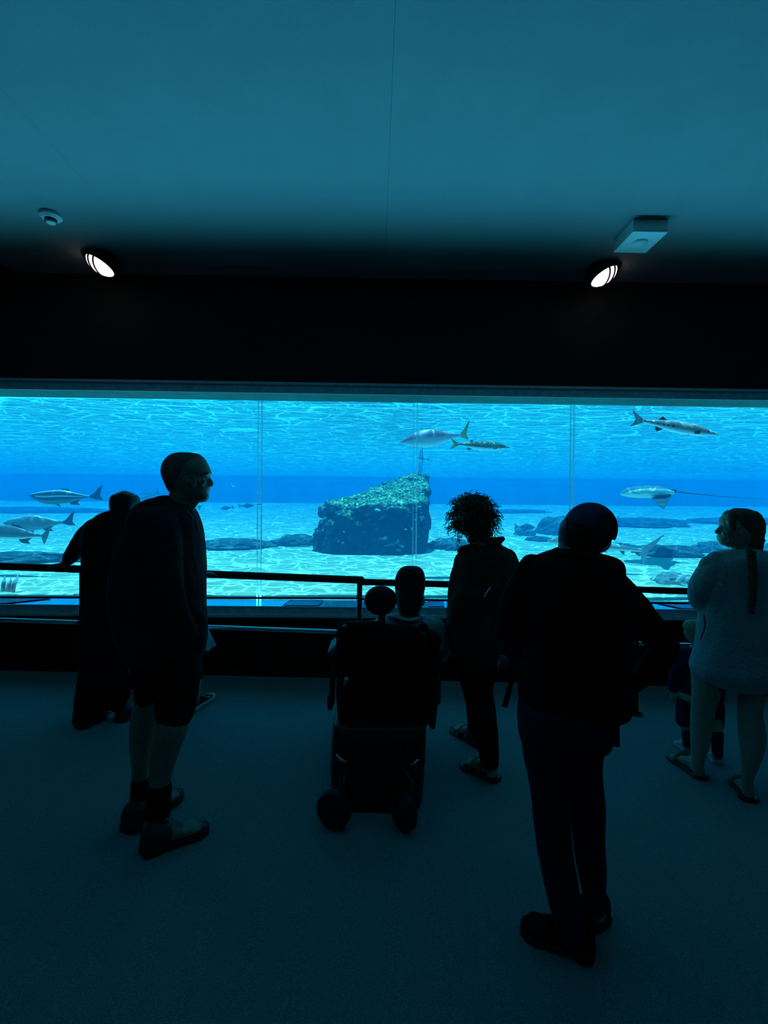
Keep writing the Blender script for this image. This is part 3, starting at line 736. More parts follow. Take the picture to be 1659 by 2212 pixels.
# eagle ray
rr = at(1400, 1066, 7.6)
r = root('eagle_ray', tuple(rr), 'pale bellied ray with a very long thin tail above the far rocks at right', 'ray')
k = 7.6 / FPX
def rp(px, py, dy=0.0): return at(px, py, 7.6 + dy)
bm = bmesh.new()
rings = []
for (px, top, bot, hw) in ((1341, 1066.5, 1068.5, .03), (1346, 1063.5, 1070.5, .10), (1353, 1057, 1072.5, .17), (1361, 1052.5, 1074, .22), (1375, 1050, 1075.5, .26), (1395, 1049, 1076, .28), (1415, 1050, 1076, .26), (1432, 1054, 1073, .2), (1447, 1059, 1069, .12), (1460, 1061.5, 1065.5, .04)):
    a = rp(px, top); b = rp(px, bot); c = (a + b) / 2
    rings.append(ring(c, Vector((0, 1, 0)), Vector((0, 0, 1)), hw, (a.z - b.z) / 2, 24, 2.0))
skin_rings(bm, rings); bmesh.ops.recalc_face_normals(bm, faces=bm.faces[:])
me = bpy.data.meshes.new('body'); bm.to_mesh(me); bm.free()
me.materials.append(M['fish_mid_grey']); me.materials.append(M['fish_white'])
for p in me.polygons:
    p.use_smooth = True; i = p.index % 24; s_ = math.sin(2 * math.pi * (i + .5) / 24); p.material_index = 1 if s_ < .55 else 0
link('body', me, None, r)
def wing(name, pts, m):
    bm = bmesh.new(); plate(bm, pts, .02, (0, .6, .8)); bmesh.ops.bevel(bm, geom=bm.edges[:], offset=.004, segments=1, affect='EDGES'); finish(bm, name, m, r, smooth=False)
wing('near_wing', [rp(1408, 1075, -.2), rp(1416, 1083, -.35), rp(1424, 1092, -.5), rp(1431, 1099, -.62), rp(1436, 1097, -.6), rp(1441, 1085, -.4), rp(1450, 1072, -.2), rp(1450, 1067, -.06)], M['fish_dark_grey'])
wing('far_wing', [rp(1366, 1053, .2), rp(1395, 1050, .55), rp(1425, 1050, .8), rp(1447, 1057, .5), rp(1440, 1060, .1)], M['fish_dark_grey'])
wing('pelvic_fin', [rp(1436, 1062, -.1), rp(1452, 1058, -.1), rp(1461, 1056.5, -.1), rp(1462, 1064, -.1), rp(1444, 1068, -.1)], M['fish_dark_grey'])
bm = bmesh.new(); pts = []
for i in range(25):
    t = i / 24; pts.append((rp(1458 + 190 * t, 1062 + 22 * t - 6 * t * t, -.25 * t), .011 * (1 - .85 * t), .011 * (1 - .85 * t)))
tube(bm, pts, 8); finish(bm, 'tail', M['fish_dark_grey'], r)
bm = bmesh.new(); ellipsoid(bm, rp(1369, 1064, -.25), (.012, .008, .012), seg=10); finish(bm, 'eye', M['fish_black'], r)
bm = bmesh.new(); tube(bm, [(rp(1365, 1062, -.24), .006, .01), (rp(1374, 1065.5, -.27), .009, .01), (rp(1384, 1068, -.27), .004, .01)], 8); finish(bm, 'gill_shadow_fold', M['fish_mid_grey'], r)  # gill fold, its shadow put into the grey colour

# small and distant fish
TREV = [(0, .01, .01), (.08, .07, .05), (.2, .13, .10), (.38, .18, .15), (.55, .165, .15), (.72, .10, .10), (.88, .04, .04), (1, .02, .02)]
def small(nose, tail, Y, label, m='fish_dark_grey', prof=TREV, sc=1.0):
    return fish('small_fish', nose, tail, Y, prof, lambda t, h: 0,
         [('tail_fin', [(.97, .018), (1.10, .10), (1.22, .19), (1.17, .05), (1.15, 0), (1.17, -.05), (1.22, -.19), (1.10, -.10), (.97, -.018)], m, 0, 0),
          ('dorsal_fin', [(.42, .17), (.5, .23), (.6, .19), (.8, .085), (.9, .04)], m, 0, 0),
          ('anal_fin', [(.5, -.14), (.58, -.22), (.68, -.15), (.88, -.045)], m, 0, 0)],
         [m], label, 'fish', width=.3, eye=None, group='small fish far back in the tank')
small((1156, 1140), (1119, 1138), 9.5, 'dark deep bodied fish facing right, between the curly haired person and the cap')
small((549, 1092), (521, 1093), 12.0, 'small far fish just left of the first full glass joint')
small((476, 1099), (500, 1096), 12.0, 'small far fish right of the chin of the standing man')
small((1168, 1124), (1200, 1121), 12.5, 'faint fish above the rounded rock behind the cap')
small((292, 1084), (336, 1066), 11.0, 'faint slanting fish between the two heads at the left', 'fish_mid_grey', [(t, a * .5, b * .5) for t, a, b in TREV])
small((398, 1076), (428, 1094), 8.0, 'fish whose tail shows below the chin of the standing man', 'fish_mid_grey')
small((250, 1062), (272, 1059), 11.5, 'faint fish just above the head of the leaning person', 'fish_mid_grey', [(t, a * .4, b * .4) for t, a, b in TREV])
small((900, 988), (922, 992), 9.5, 'faint thin fish beside the rope above the large outcrop', 'fish_mid_grey', [(t, a * .5, b * .5) for t, a, b in TREV])
small((1331, 1124), (1338, 1112), 12.5, 'tiny upright fish right of the cap', 'fish_mid_grey', [(t, a * .5, b * .5) for t, a, b in TREV])
small((528, 1240), (533, 1224), 7.0, 'tiny thin fish over the bright sand above the handrail', 'fish_mid_grey', [(t, a * .35, b * .35) for t, a, b in TREV])
bm = bmesh.new(); limb(bm, 6.0, [(500.5, 1044, .7), (501.5, 1049, .8), (505, 1051, .9), (508, 1049.5, .6)])
tag(finish(bm, 'drifting_scrap', M['white_plastic']), 'tiny curled white scrap drifting in the water right of the face of the man', 'scrap')
# ------------------------------------------------------------------ people
M['boot_dark'] = mat('dark_boot_leather', (0.06, 0.055, 0.04), 0.6, noise_amt=0.3, noise_scale=25, bump=0.15, bump_scale=60)
def gy(px, py): return ground(px, py).y
def foot(bm, heel, toe, w, h, bare=True):
    """bare foot: heel, instep, ball and five toes"""
    heel = Vector(heel); toe = Vector(toe)
    d = (toe - heel); L = d.length; x = d.normalized(); y = Vector((0, 0, 1)).cross(x).normalized()
    z = Vector((0, 0, 1)); rings = []
    for t, ww, z0, z1 in ((.0, .20, .012, .035), (.05, .30, .002, .055), (.18, .33, .0, .085), (.36, .33, .0, .085), (.55, .40, .0, .058), (.72, .50, .0, .038), (.84, .46, .0, .028), (.90, .3, .004, .02)):
        c = heel + x * (L * t) + z * ((z0 + z1) / 2 * h / .085)
        rings.append(ring(c, y, z, w * ww, (z1 - z0) / 2 * h / .085, 16, 2.3))
    skin_rings(bm, rings)
    for i in range(5):
        o = (i - 2) / 2.0
        a = heel + x * (L * (.80 - .02 * abs(i - 1))) + y * (w * .40 * o) + z * .014
        b = heel + x * (L * (.985 - .035 * i if o is not None else 1)) + y * (w * .43 * o) + z * .010
        r = .012 if i == 0 else .008
        tube(bm, [(a, r, r), ((a + b) / 2 + z * .004, r, r), (b, r * .9, r * .9)], 10)
def shoe(parent, name, heel, toe, w, h, mu, ms, sole=.022, laces=None, cuff=None, vamp=None, label=None):
    """shoe or boot: upper, sole, laces; heel/toe are points on the floor"""
    heel = Vector(heel); toe = Vector(toe)
    d = (toe - heel); L = d.length; x = d.normalized(); y = Vector((0, 0, 1)).cross(x).normalized(); z = Vector((0, 0, 1))
    prof = [(.0, .30, .55), (.03, .40, .80), (.12, .46, 1.0), (.30, .46, .95), (.46, .45, .70), (.62, .48, .50), (.78, .50, .44), (.90, .42, .40), (.97, .26, .30), (1.0, .12, .20)]
    bm = bmesh.new(); rings = []
    for t, ww, hh in spline(prof, 3):
        top = h * hh; c = heel + x * (L * t) + z * (sole * .6 + (top - sole * .6) / 2)
        rings.append(ring(c, y, z, w * ww, (top - sole * .6) / 2, 18, 2.6))
    skin_rings(bm, rings)
    if cuff:   # shaft up to the ankle
        a = heel + x * (L * .17) + z * (h * .6)
        tube(bm, [(a, w * .44, w * .5), (Vector(cuff[0]), cuff[1], cuff[1])], 16)
    up = voxel(bm, name, mu, parent, size=.007, smooth=3)
    if vamp:
        up.data.materials.append(vamp)
        for p_ in up.data.polygons:
            rel = p_.center - heel; t_ = rel.dot(x) / L
            if t_ > .40 and rel.z > h * .30 + max(0, .16 * (t_ - .8)): p_.material_index = 1
    if label: up['label'] = label
    bm = bmesh.new(); rings = []
    for t, ww, hh in spline([(-.015, .18, 0), (.02, .44, 0), (.12, .52, 0), (.35, .46, 0), (.6, .52, 0), (.8, .56, 0), (.93, .44, 0), (1.0, .26, 0), (1.02, .12, 0)], 3):
        c = heel + x * (L * t) + z * (sole / 2)
        rings.append(ring(c, y, z, w * ww, sole / 2, 18, 5))
    skin_rings(bm, rings)
    s = finish(bm, 'sole', ms, up)
    fix(s, up)
    if laces:
        bm = bmesh.new()
        for i in range(5):
            t = .34 + .065 * i; hh = h * (.98 - .11 * i) 
            c = heel + x * (L * t) + z * (hh + .006)
            tube(bm, [(c - y * w * .22 - x * .008, .0028, .0028), (c + z * .006, .003, .003), (c + y * w * .22 + x * .008, .0028, .0028)], 6)
            tube(bm, [(c + y * w * .22 - x * .008, .0028, .0028), (c + z * .007, .003, .003), (c - y * w * .22 + x * .008, .0028, .0028)], 6)
        c = heel + x * (L * .34) + z * (h * 1.0)
        for sg in (1, -1):
            tube(bm, [(c, .003, .003), (c + y * sg * w * .3 + z * .015, .003, .003), (c + y * sg * w * .42 - z * .012 + x * .02, .003, .003)], 6)
        fix(finish(bm, 'laces', laces, up), up)
    return up
def fix(o, parent):
    """a child of a part already placed in its thing's frame shares that frame"""
    o.matrix_basis = Matrix.Identity(4)
def sub(bm, name, m, part, smooth=True):
    o = finish(bm, name, m, None, smooth); o.parent = part; o.matrix_parent_inverse = Matrix.Identity(4); o.matrix_basis = Matrix.Identity(4); return o
def hand(bm, wrist, tip_dir, palm_n, size=.18, curl=.5, thumb=1):
    """palm, four bent fingers of unequal length and a thumb from the side of the palm"""
    w = Vector(wrist); x = Vector(tip_dir).normalized(); n = Vector(palm_n); n = (n - x * n.dot(x)).normalized(); y = n.cross(x)
    pl = size * .5
    tube(bm, [(w, size * .15, size * .11), (w + x * pl * .5, size * .21, size * .085), (w + x * pl, size * .23, size * .075)], 14, ref=n)
    for i, (o, l) in enumerate(((-.17, .40), (-.06, .46), (.055, .43), (.16, .34))):
        p = w + x * pl * .95 + y * (size * o); r = max(.0075, size * .047); pts = [(p, r, r)]
        a = 0.0
        for s, f in enumerate((.45, .32, .23)):
            a += curl * (.6 + .35 * s)
            dd = (x * math.cos(a) + n * math.sin(a)).normalized()
            p = p + dd * (size * l * f); pts.append((p, r * (1 - .08 * (s + 1)), r * (1 - .08 * (s + 1))))
        tube(bm, pts, 10)
    p = w + x * pl * .25 + y * (-thumb * size * .17); r = size * .055
    q = p + (x * .55 - y * thumb * .8 + n * .25).normalized() * size * .2
    t = q + (x * .9 - y * thumb * .15 + n * .45 * curl).normalized() * size * .16
    tube(bm, [(p, r * 1.1, r * 1.1), (q, r, r), (t, r * .8, r * .8)], 10)
def ear(bm, c, h, yaw=0.0, tilt=0.0):
    rot = Matrix.Rotation(yaw, 3, 'Z') @ Matrix.Rotation(tilt, 3, 'Y')
    pts = []
    for i in range(11):
        t = -1.9 + 4.6 * i / 10
        pts.append((Vector(c) + rot @ Vector((h * .30 * math.sin(t) , -.008, h * .46 * math.cos(t))), h * .075, h * .075))
    tube(bm, pts, 8)
    ellipsoid(bm, Vector(c) + rot @ Vector((0, .002, 0)), (h * .22, .007, h * .38), rot)
    ellipsoid(bm, Vector(c) + rot @ Vector((h * .1, -.003, -h * .40)), (h * .11, .008, h * .12), rot)

# ---- the tall man in the foreground at the left, profile to the right
MY = 2.5
g = ground(350, 1815)
man = root('person', (g.x, g.y, g.z), 'tall short haired man in a dark jacket and shorts looking right', 'person')
hk = MY / FPX
bm = bmesh.new()
loft(bm, MY, [(979.5, 388, 414, .02), (982, 376, 430, .044), (988, 365, 440, .060), (1000, 356, 447.5, .072), (1010, 352.5, 452, .077), (1018, 352, 455.5, .077), (1022.5, 352.5, 456.8, .075), (1027, 354, 452.3, .074),
              (1034, 358, 451, .073), (1042, 361, 451.8, .072), (1050, 364, 452, .069), (1056, 366, 453.2, .066), (1059, 367, 453.2, .065), (1061.5, 368, 450, .064), (1065, 369, 451.2, .062), (1069, 369, 450, .060), (1074, 369, 451, .056), (1079, 368, 449.5, .050), (1083, 372, 444, .042), (1086, 380, 432, .03)], k=2, n=40, p=2.2)
limb(bm, MY, [(448, 1027, 3.2), (453, 1036, 3.8), (457.3, 1044, 4.4), (457.8, 1047.5, 3.9)], depth=1.25)          # nose
ellipsoid(bm, at(451.5, 1048.5, MY - .012), (.010, .008, .007))
ellipsoid(bm, at(445, 1022, MY - .035), (.022, .02, .009))                                     # brow
ellipsoid(bm, at(436, 1040, MY - .055), (.022, .014, .014))                                    # cheekbone
ellipsoid(bm, at(441, 1072, MY - .03), (.02, .02, .018))
ear(bm, at(413.5, 1041, MY - .084), .066, yaw=.3)
limb(bm, MY, [(396, 1068, 29), (391, 1090, 28), (386, 1118, 30)], depth=.95)                         # neck
limb(bm, MY, [(426, 1079, 7, -.03), (415, 1096, 7, -.03), (406, 1112, 7, -.02)])                    # throat tendon
loft(bm, MY, [(1098, 330, 405, .12), (1130, 300, 420, .16), (1200, 275, 425, .16), (1300, 275, 425, .15), (1400, 295, 425, .15), (1450, 300, 425, .14)], grow=-.01)
# arms hang at the sides
limb(bm, MY, [(352, 1130, 22, -.17), (356, 1200, 21, -.20), (372, 1280, 17, -.20), (390, 1328, 13, -.18), (393, 1342, 11, -.14)])
limb(bm, MY, [(352, 1130, 20, .18), (350, 1210, 20, .20), (360, 1290, 16, .2), (380, 1350, 12, .18)])
hand(bm, at(392, 1340, MY - .13), (.0, .8, -.7), (.2, .9, 0), .17, .8, 1)
hand(bm, at(378, 1345, MY + .16), (.3, -.8, -.5), (.2, -.9, 0), .17, .8, -1)
# legs: the far one behind, the near one in front
nh, nt_ = ground(305, 1846), ground(447, 1792)
fh, ft = ground(272, 1800), ground(388, 1718)
limb(bm, 0, [(382, 1440, 48, 2.44), (378, 1500, 42, 2.42), (372, 1545, 36, 2.40), (369, 1575, 35, 2.38), (356, 1620, 31, 2.38), (346, 1680, 23, 2.38), (340, 1760, 18.5, 2.37), (338, 1800, 19, 2.37)])
limb(bm, 0, [(322, 1430, 42, 2.56), (318, 1500, 27, 2.56), (313, 1540, 27, 2.55), (307, 1590, 26, 2.53), (303, 1640, 19, 2.52), (302, 1690, 15.5, 2.52), (298, 1760, 17, 2.53)])
foot(bm, nh + Vector((.02, .01, .03)), nt_ + Vector((-.03, -.01, .03)), .07, .045); foot(bm, fh + Vector((.02, .03, .03)), ft + Vector((-.02, -.02, .03)), .07, .045)
voxel(bm, 'body', M['skin'], man, size=.0062, smooth=3)
bm = bmesh.new()   # cropped hair
loft(bm, MY, [(977.5, 384, 414, .02), (980.5, 374, 429, .046), (987, 363, 438, .063), (1000, 353.5, 440, .0755), (1012, 350.2, 436, .080), (1022, 350, 426, .080), (1032, 353, 414, .077), (1042, 358, 402, .073), (1052, 362, 396, .067), (1062, 367, 392, .05)], k=2, n=36, p=2.2)
voxel(bm, 'hair', M['hair_grey'], man, size=.006, smooth=2)
bm = bmesh.new()
for sg in (-1,): ellipsoid(bm, at(446.5, 1030.5, MY - .040), (.010, .010, .0075))
finish(bm, 'eye', M['white_plastic'], man)
bm = bmesh.new()   # hooded jacket
def folds(seed, amp, sc=5.0):
    return lambda co, n: n * (amp * fbm(Vector((co.x * sc, co.y * sc, co.z * sc * .45)), 1.0, seed, 3))
loft(bm, MY, [(1088, 318, 405, .08), (1096, 299, 418, .14), (1110, 292, 422, .18), (1135, 282, 430, .20), (1165, 268, 434, .21), (1200, 252, 438, .21), (1240, 244, 440, .21), (1290, 243, 441, .21), (1335, 249, 443, .20), (1380, 260, 443, .19), (1412, 272, 436, .18), (1426, 282, 430, .17)], n=36)
limb(bm, MY, [(356, 1087, 16), (338, 1093, 17), (314, 1104, 16), (302, 1120, 10)], depth=3.4)                      # hood
limb(bm, MY, [(364, 1082, 12), (392, 1098, 10, -.03), (412, 1108, 10), (420, 1122, 7)], depth=3.0)                 # collar
limb(bm, MY, [(352, 1135, 36, -.15), (352, 1200, 37, -.19), (366, 1275, 33, -.21), (392, 1340, 27, -.19), (408, 1372, 22, -.16)])
limb(bm, MY, [(345, 1140, 34, .16), (345, 1210, 34, .20), (358, 1290, 28, .2), (380, 1345, 22, .18)])
limb(bm, MY, [(436, 1330, 8, -.06), (436, 1370, 9, -.06), (431, 1402, 7, -.06)], depth=2)
jk = voxel(bm, 'jacket', M['jacket'], man, size=.009, smooth=3, disp=folds(4, .012, 7))
bm = bmesh.new()
limb(bm, MY, [(405, 1104, 1.4, -.15), (419, 1122, 1.4, -.14)])
limb(bm, MY, [(437, 1190, 1.0, -.05), (439, 1250, 1.0, -.05), (441, 1310, 1.0, -.05)])
sub(bm, 'drawcord', M['lace'], jk)
for v in jk.children[-1].data.vertices: pass
jk.children[-1].matrix_basis = Matrix.Identity(4)
bm = bmesh.new()   # shorts
loft(bm, MY, [(1400, 286, 431, .15), (1440, 290, 433, .16), (1475, 292, 433, .16)], n=32)
limb(bm, 0, [(385, 1440, 47, 2.42), (381, 1480, 47, 2.41), (379, 1534, 41, 2.40)], depth=1.05)
limb(bm, 0, [(328, 1430, 40, 2.57), (322, 1470, 32, 2.57), (317, 1508, 25, 2.56)], depth=1.2)
voxel(bm, 'shorts', M['black_cloth'], man, size=.009, smooth=3, disp=folds(9, .006, 9))
for (pts) in ([(345, 1702, 25, 2.38), (341, 1750, 25.5, 2.375), (338, 1798, 25, 2.37)], [(302, 1688, 17.5, 2.52), (299, 1740, 18, 2.53)]):
    bm = bmesh.new(); limb(bm, 0, pts); finish(bm, 'sock', M['black_cloth'], man)
for hh_, tt_, cuff in ((nh, nt_, (at(338, 1772, 2.38), .052)), (fh, ft, (at(298, 1752, 2.53), .048))):
    shoe(man, 'boot', hh_, tt_, .118, .125, M['boot_dark'], M['rubber'], sole=.034, laces=M['lace'], cuff=cuff, vamp=M['boot'])

# ---- the person leaning on the rail at the far left
LY = 3.75
g = ground(230, 1565)
lean = root('person', tuple(g), 'person in dark clothes leaning with one hand on the handrail at the far left', 'person')
def lean_rows(gr=0): return [(1104, 236, 298, .07), (1113, 218, 304, .11), (1124, 203, 306, .14), (1142, 187, 312, .16), (1165, 182, 318, .17), (1200, 183, 318, .17), (1250, 182, 314, .17), (1300, 182, 308, .17), (1350, 184, 304, .17), (1400, 184, 302, .17), (1425, 182, 300, .16)]
bm = bmesh.new()
loft(bm, LY, [(1063, 260, 280, .03), (1066, 252, 288, .06), (1073, 244, 295, .08), (1084, 240, 298.5, .095), (1096, 240, 298, .095), (1108, 244, 294, .085), (1118, 250, 288, .07)], n=28, p=2.1)
loft(bm, LY, lean_rows(), grow=-.02)
limb(bm, LY, [(270, 1095, 20), (268, 1125, 24)])
hw = at(139, 1219, 3.97)
limb(bm, LY, [(205, 1142, 17, 0), (183, 1165, 17, .05), (165, 1190, 14.5, .12), (150, 1208, 11, .18), (139, 1219, 7, .22)])
hand(bm, hw, (-1, .05, -.16), (.1, -.35, -1), .155, .38, 1)
limb(bm, LY, [(300, 1150, 17, .05), (318, 1190, 15, .12), (322, 1225, 10, .2)])
limb(bm, LY, [(215, 1420, 27, 0), (205, 1490, 20, -.05), (200, 1550, 13, -.08)])
limb(bm, LY, [(262, 1420, 24, .05), (266, 1480, 16, 0), (268, 1540, 11, -.02)])
foot(bm, ground(186, 1572) + V3(0, 0, .02), ground(232, 1548) + V3(0, 0, .02), .065, .035); foot(bm, ground(262, 1560) + V3(0, 0, .02), ground(288, 1536) + V3(0, 0, .02), .065, .035)
voxel(bm, 'body', M['skin'], lean, size=.0075, smooth=3)
bm = bmesh.new()
loft(bm, LY, [(1060, 268, 271, .01), (1062, 262, 277, .03), (1066, 253, 286, .055), (1072, 242.5, 296, .088), (1084, 238.5, 301, .10), (1096, 238.5, 301, .10), (1106, 241, 296, .09), (1112, 245, 291, .07)], n=30, p=2.1)
voxel(bm, 'hair', M['hair_dark'], lean, size=.009, smooth=3, disp=folds(31, .006, 16))
bm = bmesh.new()
loft(bm, LY, lean_rows(), n=32)
limb(bm, LY, [(205, 1140, 20, 0), (182, 1163, 20, .05), (164, 1189, 17, .12), (150, 1206, 13.5, .18), (145, 1213, 11.5, .2)])
limb(bm, LY, [(300, 1150, 20, .05), (318, 1190, 18, .12), (321, 1215, 14, .18)])
voxel(bm, 'jacket', M['black_cloth'], lean, size=.011, smooth=3, disp=folds(12, .012, 6))
bm = bmesh.new()   # wide dark trousers
loft(bm, LY, [(1410, 185, 302, .16), (1440, 176, 296, .16), (1480, 170, 290, .16, -.03)], n=28)
limb(bm, LY, [(213, 1440, 37, 0), (200, 1500, 36, -.04), (190, 1562, 33, -.10)], depth=.85)
limb(bm, LY, [(262, 1440, 34, .03), (258, 1480, 26, 0), (254, 1520, 22, -.02)], depth=.9)
voxel(bm, 'trousers', M['black_cloth'], lean, size=.011, smooth=3, disp=folds(13, .010, 6))
bm = bmesh.new()
for i in range(6):
    limb(bm, LY, [(281 - i * .3, 1465 + i * 7.5, 12.5 - (i % 2) * .8, .02), (281 - i * .3, 1470.5 + i * 7.5, 12.5 - (i % 2) * .8, .02)])
voxel(bm, 'striped_sock', mat('grey_striped_sock', (0.45, 0.5, 0.5), .9, noise_amt=.3, noise_scale=60), lean, size=.006, smooth=1)
shoe(lean, 'shoe', ground(170, 1576), ground(226, 1548), .105, .09, M['black_cloth'], M['rubber'])
shoe(lean, 'shoe', ground(258, 1562), ground(292, 1530), .10, .085, M['jacket'], M['rubber'], laces=M['lace'])

# ---- the person hidden behind the tall man, one hand on the rail
HY = 3.77
g = ground(392, 1545)
hid = root('person', tuple(g), 'mostly hidden person behind the tall man, pale hem and one white soled shoe showing', 'person')
bm = bmesh.new()
loft(bm, HY, [(1128, 355, 385, .03), (1134, 347, 393, .07), (1150, 343, 398, .09), (1165, 345, 396, .085), (1178, 352, 388, .06)], n=24)
limb(bm, HY, [(370, 1170, 15), (372, 1192, 16)])
loft(bm, HY, [(1188, 345, 400, .08), (1202, 322, 422, .12), (1250, 328, 420, .13), (1310, 332, 424, .14), (1370, 330, 428, .15)], n=28)
limb(bm, HY, [(416, 1206, 12, 0), (424, 1245, 11, -.02), (434, 1241, 8, .13), (440, 1238, 6.5, .2)])
hand(bm, at(440, 1238, HY + .2), (1, .2, -.05), (.1, .1, -1), .15, .5, 1)
limb(bm, HY, [(328, 1206, 12, 0), (320, 1260, 10, -.05), (330, 1310, 8, .05)])
limb(bm, HY, [(405, 1360, 21), (415, 1420, 17, .02), (420, 1470, 13, .06), (422, 1512, 9, .1)]); limb(bm, HY, [(360, 1360, 21), (362, 1440, 16), (364, 1530, 9, -.05)])
foot(bm, ground(420, 1536) + V3(0, 0, .02), ground(450, 1512) + V3(0, 0, .02), .065, .035); foot(bm, ground(362, 1550) + V3(0, 0, .02), ground(376, 1528) + V3(0, 0, .02), .065, .035)
voxel(bm, 'body', M['skin'], hid, size=.0075, smooth=3)
bm = bmesh.new(); loft(bm, HY, [(1126, 353, 387, .03), (1133, 345, 395, .075), (1150, 341, 400, .095), (1164, 344, 396, .08)], n=24); finish(bm, 'hair', M['hair_dark'], hid)
bm = bmesh.new()
loft(bm, HY, [(1190, 342, 404, .09), (1204, 318, 426, .14), (1250, 326, 424, .15), (1310, 330, 428, .16), (1340, 330, 430, .16)], n=28)
voxel(bm, 'top', M['navy_cloth'], hid, size=.012, smooth=2, disp=folds(17, .008, 8))
bm = bmesh.new()   # flared pale hem
rings = []
for py, xl, xr, d in ((1318, 330, 434, .15), (1345, 326, 443, .16), (1370, 320, 450, .17), (1398, 314, 462, .18), (1401, 316, 460, .175)):
    a = at(xl, py, HY); b = at(xr, py, HY); c = (a + b) / 2; w_ = (b - a).length / 2; rg = []
    for i in range(64):
        t = 2 * math.pi * i / 64; f = 1 + (.06 * math.sin(9 * t) * max(0, (py - 1330) / 70))
        rg.append(c + V3(w_ * f * math.cos(t), d * f * math.sin(t), .012 * math.sin(9 * t + 1) * max(0, (py - 1370) / 30)))
    rings.append(rg)
skin_rings(bm, rings, cap=False)
o = finish(bm, 'skirt', M['white_cloth'], hid)
sd = o.modifiers.new('thickness', 'SOLIDIFY'); sd.thickness = .004
bm = bmesh.new(); limb(bm, HY, [(416, 1400, 17.5, .0), (420, 1450, 14.5, .04), (421, 1500, 11.5, .08)]); finish(bm, 'legging', M['sweater'], hid)
shoe(hid, 'shoe', ground(408, 1538), ground(458, 1506), .11, .085, M['black_cloth'], M['white_rubber'], sole=.034, laces=M['lace'])
shoe(hid, 'shoe', ground(356, 1552), ground(376, 1524), .10, .085, M['black_cloth'], M['white_rubber'], sole=.03)

# ---- the person with curly hair in the middle
KY = 3.05
g = ground(1035, 1670)
cur = root('person', tuple(g), 'curly haired person in a dark jacket and sandals at the rail', 'person')
bm = bmesh.new()
loft(bm, KY, [(1080, 1005, 1040, .04), (1086, 995, 1050, .07), (1100, 988, 1057, .09), (1120, 988, 1056, .095), (1138, 996, 1052, .09), (1150, 1006, 1048, .075), (1160, 1014, 1046, .06)], n=28, p=2.1)
ellipsoid(bm, at(1000, 1132, KY + .05), (.03, .05, .05))
limb(bm, KY, [(1036, 1145, 20), (1038, 1175, 21), (1042, 1190, 26)])
def krows(): return [(1176, 1018, 1060, .05), (1180, 1008, 1090, .08), (1190, 998, 1102, .11), (1205, 986, 1110, .13), (1235, 980, 1112, .14), (1260, 976, 1110, .145), (1290, 966, 1104, .15), (1330, 964, 1100, .15), (1370, 968, 1092, .15), (1410, 974, 1080, .15), (1432, 980, 1076, .14)]
loft(bm, KY, krows(), grow=-.022)
limb(bm, KY, [(1100, 1205, 16, .02), (1112, 1262, 14, .0), (1100, 1310, 12, .10), (1075, 1330, 9, .16)])
hand(bm, at(1075, 1330, KY + .16), (-1, .3, .05), (0, .5, -1), .16, .6, 1)
limb(bm, KY, [(1002, 1215, 12, .02), (990, 1262, 12, .0), (984, 1320, 9, .02), (982, 1362, 7, .03)])
hand(bm, at(982, 1362, KY + .03), (.1, .1, -1), (.5, .6, 0), .16, .6, 1)
kh1, kt1 = ground(1074, 1688), ground(1000, 1652)
kh2, kt2 = ground(1040, 1614), ground(979, 1577)
limb(bm, 0, [(1040, 1425, 40, 3.03), (1036, 1480, 27, 3.02), (1040, 1530, 24, 3.0), (1048, 1590, 20, 2.98), (1059, 1640, 14, 2.96), (1062, 1668, 12.5, 2.95)])
limb(bm, 0, [(1018, 1425, 24, 3.12), (1022, 1480, 15, 3.16), (1026, 1540, 12, 3.22), (1031, 1590, 10, 3.28)])
foot(bm, kh1 + V3(0, 0, .022), kt1 + V3(0, 0, .022), .10, .085); foot(bm, kh2 + V3(0, 0, .022), kt2 + V3(0, 0, .022), .10, .085)
voxel(bm, 'body', M['skin_pale'], cur, size=.0065, smooth=2)
# hair: a core with many small loose curls
bm = bmesh.new()
loft(bm, KY, [(1073, 1010, 1036, .05), (1078, 996, 1048, .09), (1088, 986, 1058, .115), (1102, 981, 1063, .125), (1118, 979, 1064, .125), (1134, 983, 1064, .12), (1146, 990, 1062, .11), (1156, 1008, 1060, .09), (1170, 1014, 1058, .07)], n=30, p=2.1)
core = voxel(bm, 'hair', M['hair_curl'], cur, size=.009, smooth=1, disp=folds(41, .03, 22))
bm = bmesh.new()
hc = at(1022, 1115, KY)
rnd = random.Random(5)
def curl(p, d, L, r, turns):
    u = d.orthogonal().normalized(); v = d.cross(u); pts = []; ph = rnd.random() * 6
    n_ = int(7 * turns) + 4
    for i in range(n_ + 1):
        t = i / n_; a = ph + t * turns * 2 * math.pi
        sag = V3(0, 0, -.35 * L * t * t)
        pts.append((p + d * (L * t) + (u * math.cos(a) + v * math.sin(a)) * r * (.5 + .5 * t) + sag, .0019, .0019))
    tube(bm, pts, 5, rounded=False)
for i in range(520):
    th = rnd.uniform(0, 2 * math.pi); ph = rnd.uniform(-.75, 1.0)
    ph = math.asin(max(-1, min(1, ph)))
    d = V3(math.cos(th) * math.cos(ph), math.sin(th) * math.cos(ph), math.sin(ph))
    p = hc + V3(d.x * .108, d.y * .115, d.z * .108)
    if d.z < -.5 and d.y > 0: continue
    dd = (d + V3(rnd.uniform(-.5, .5), rnd.uniform(-.5, .5), rnd.uniform(-.5, .3))).normalized()
    curl(p, dd, rnd.uniform(.028, .085), rnd.uniform(.006, .014), rnd.uniform(1, 2.2))
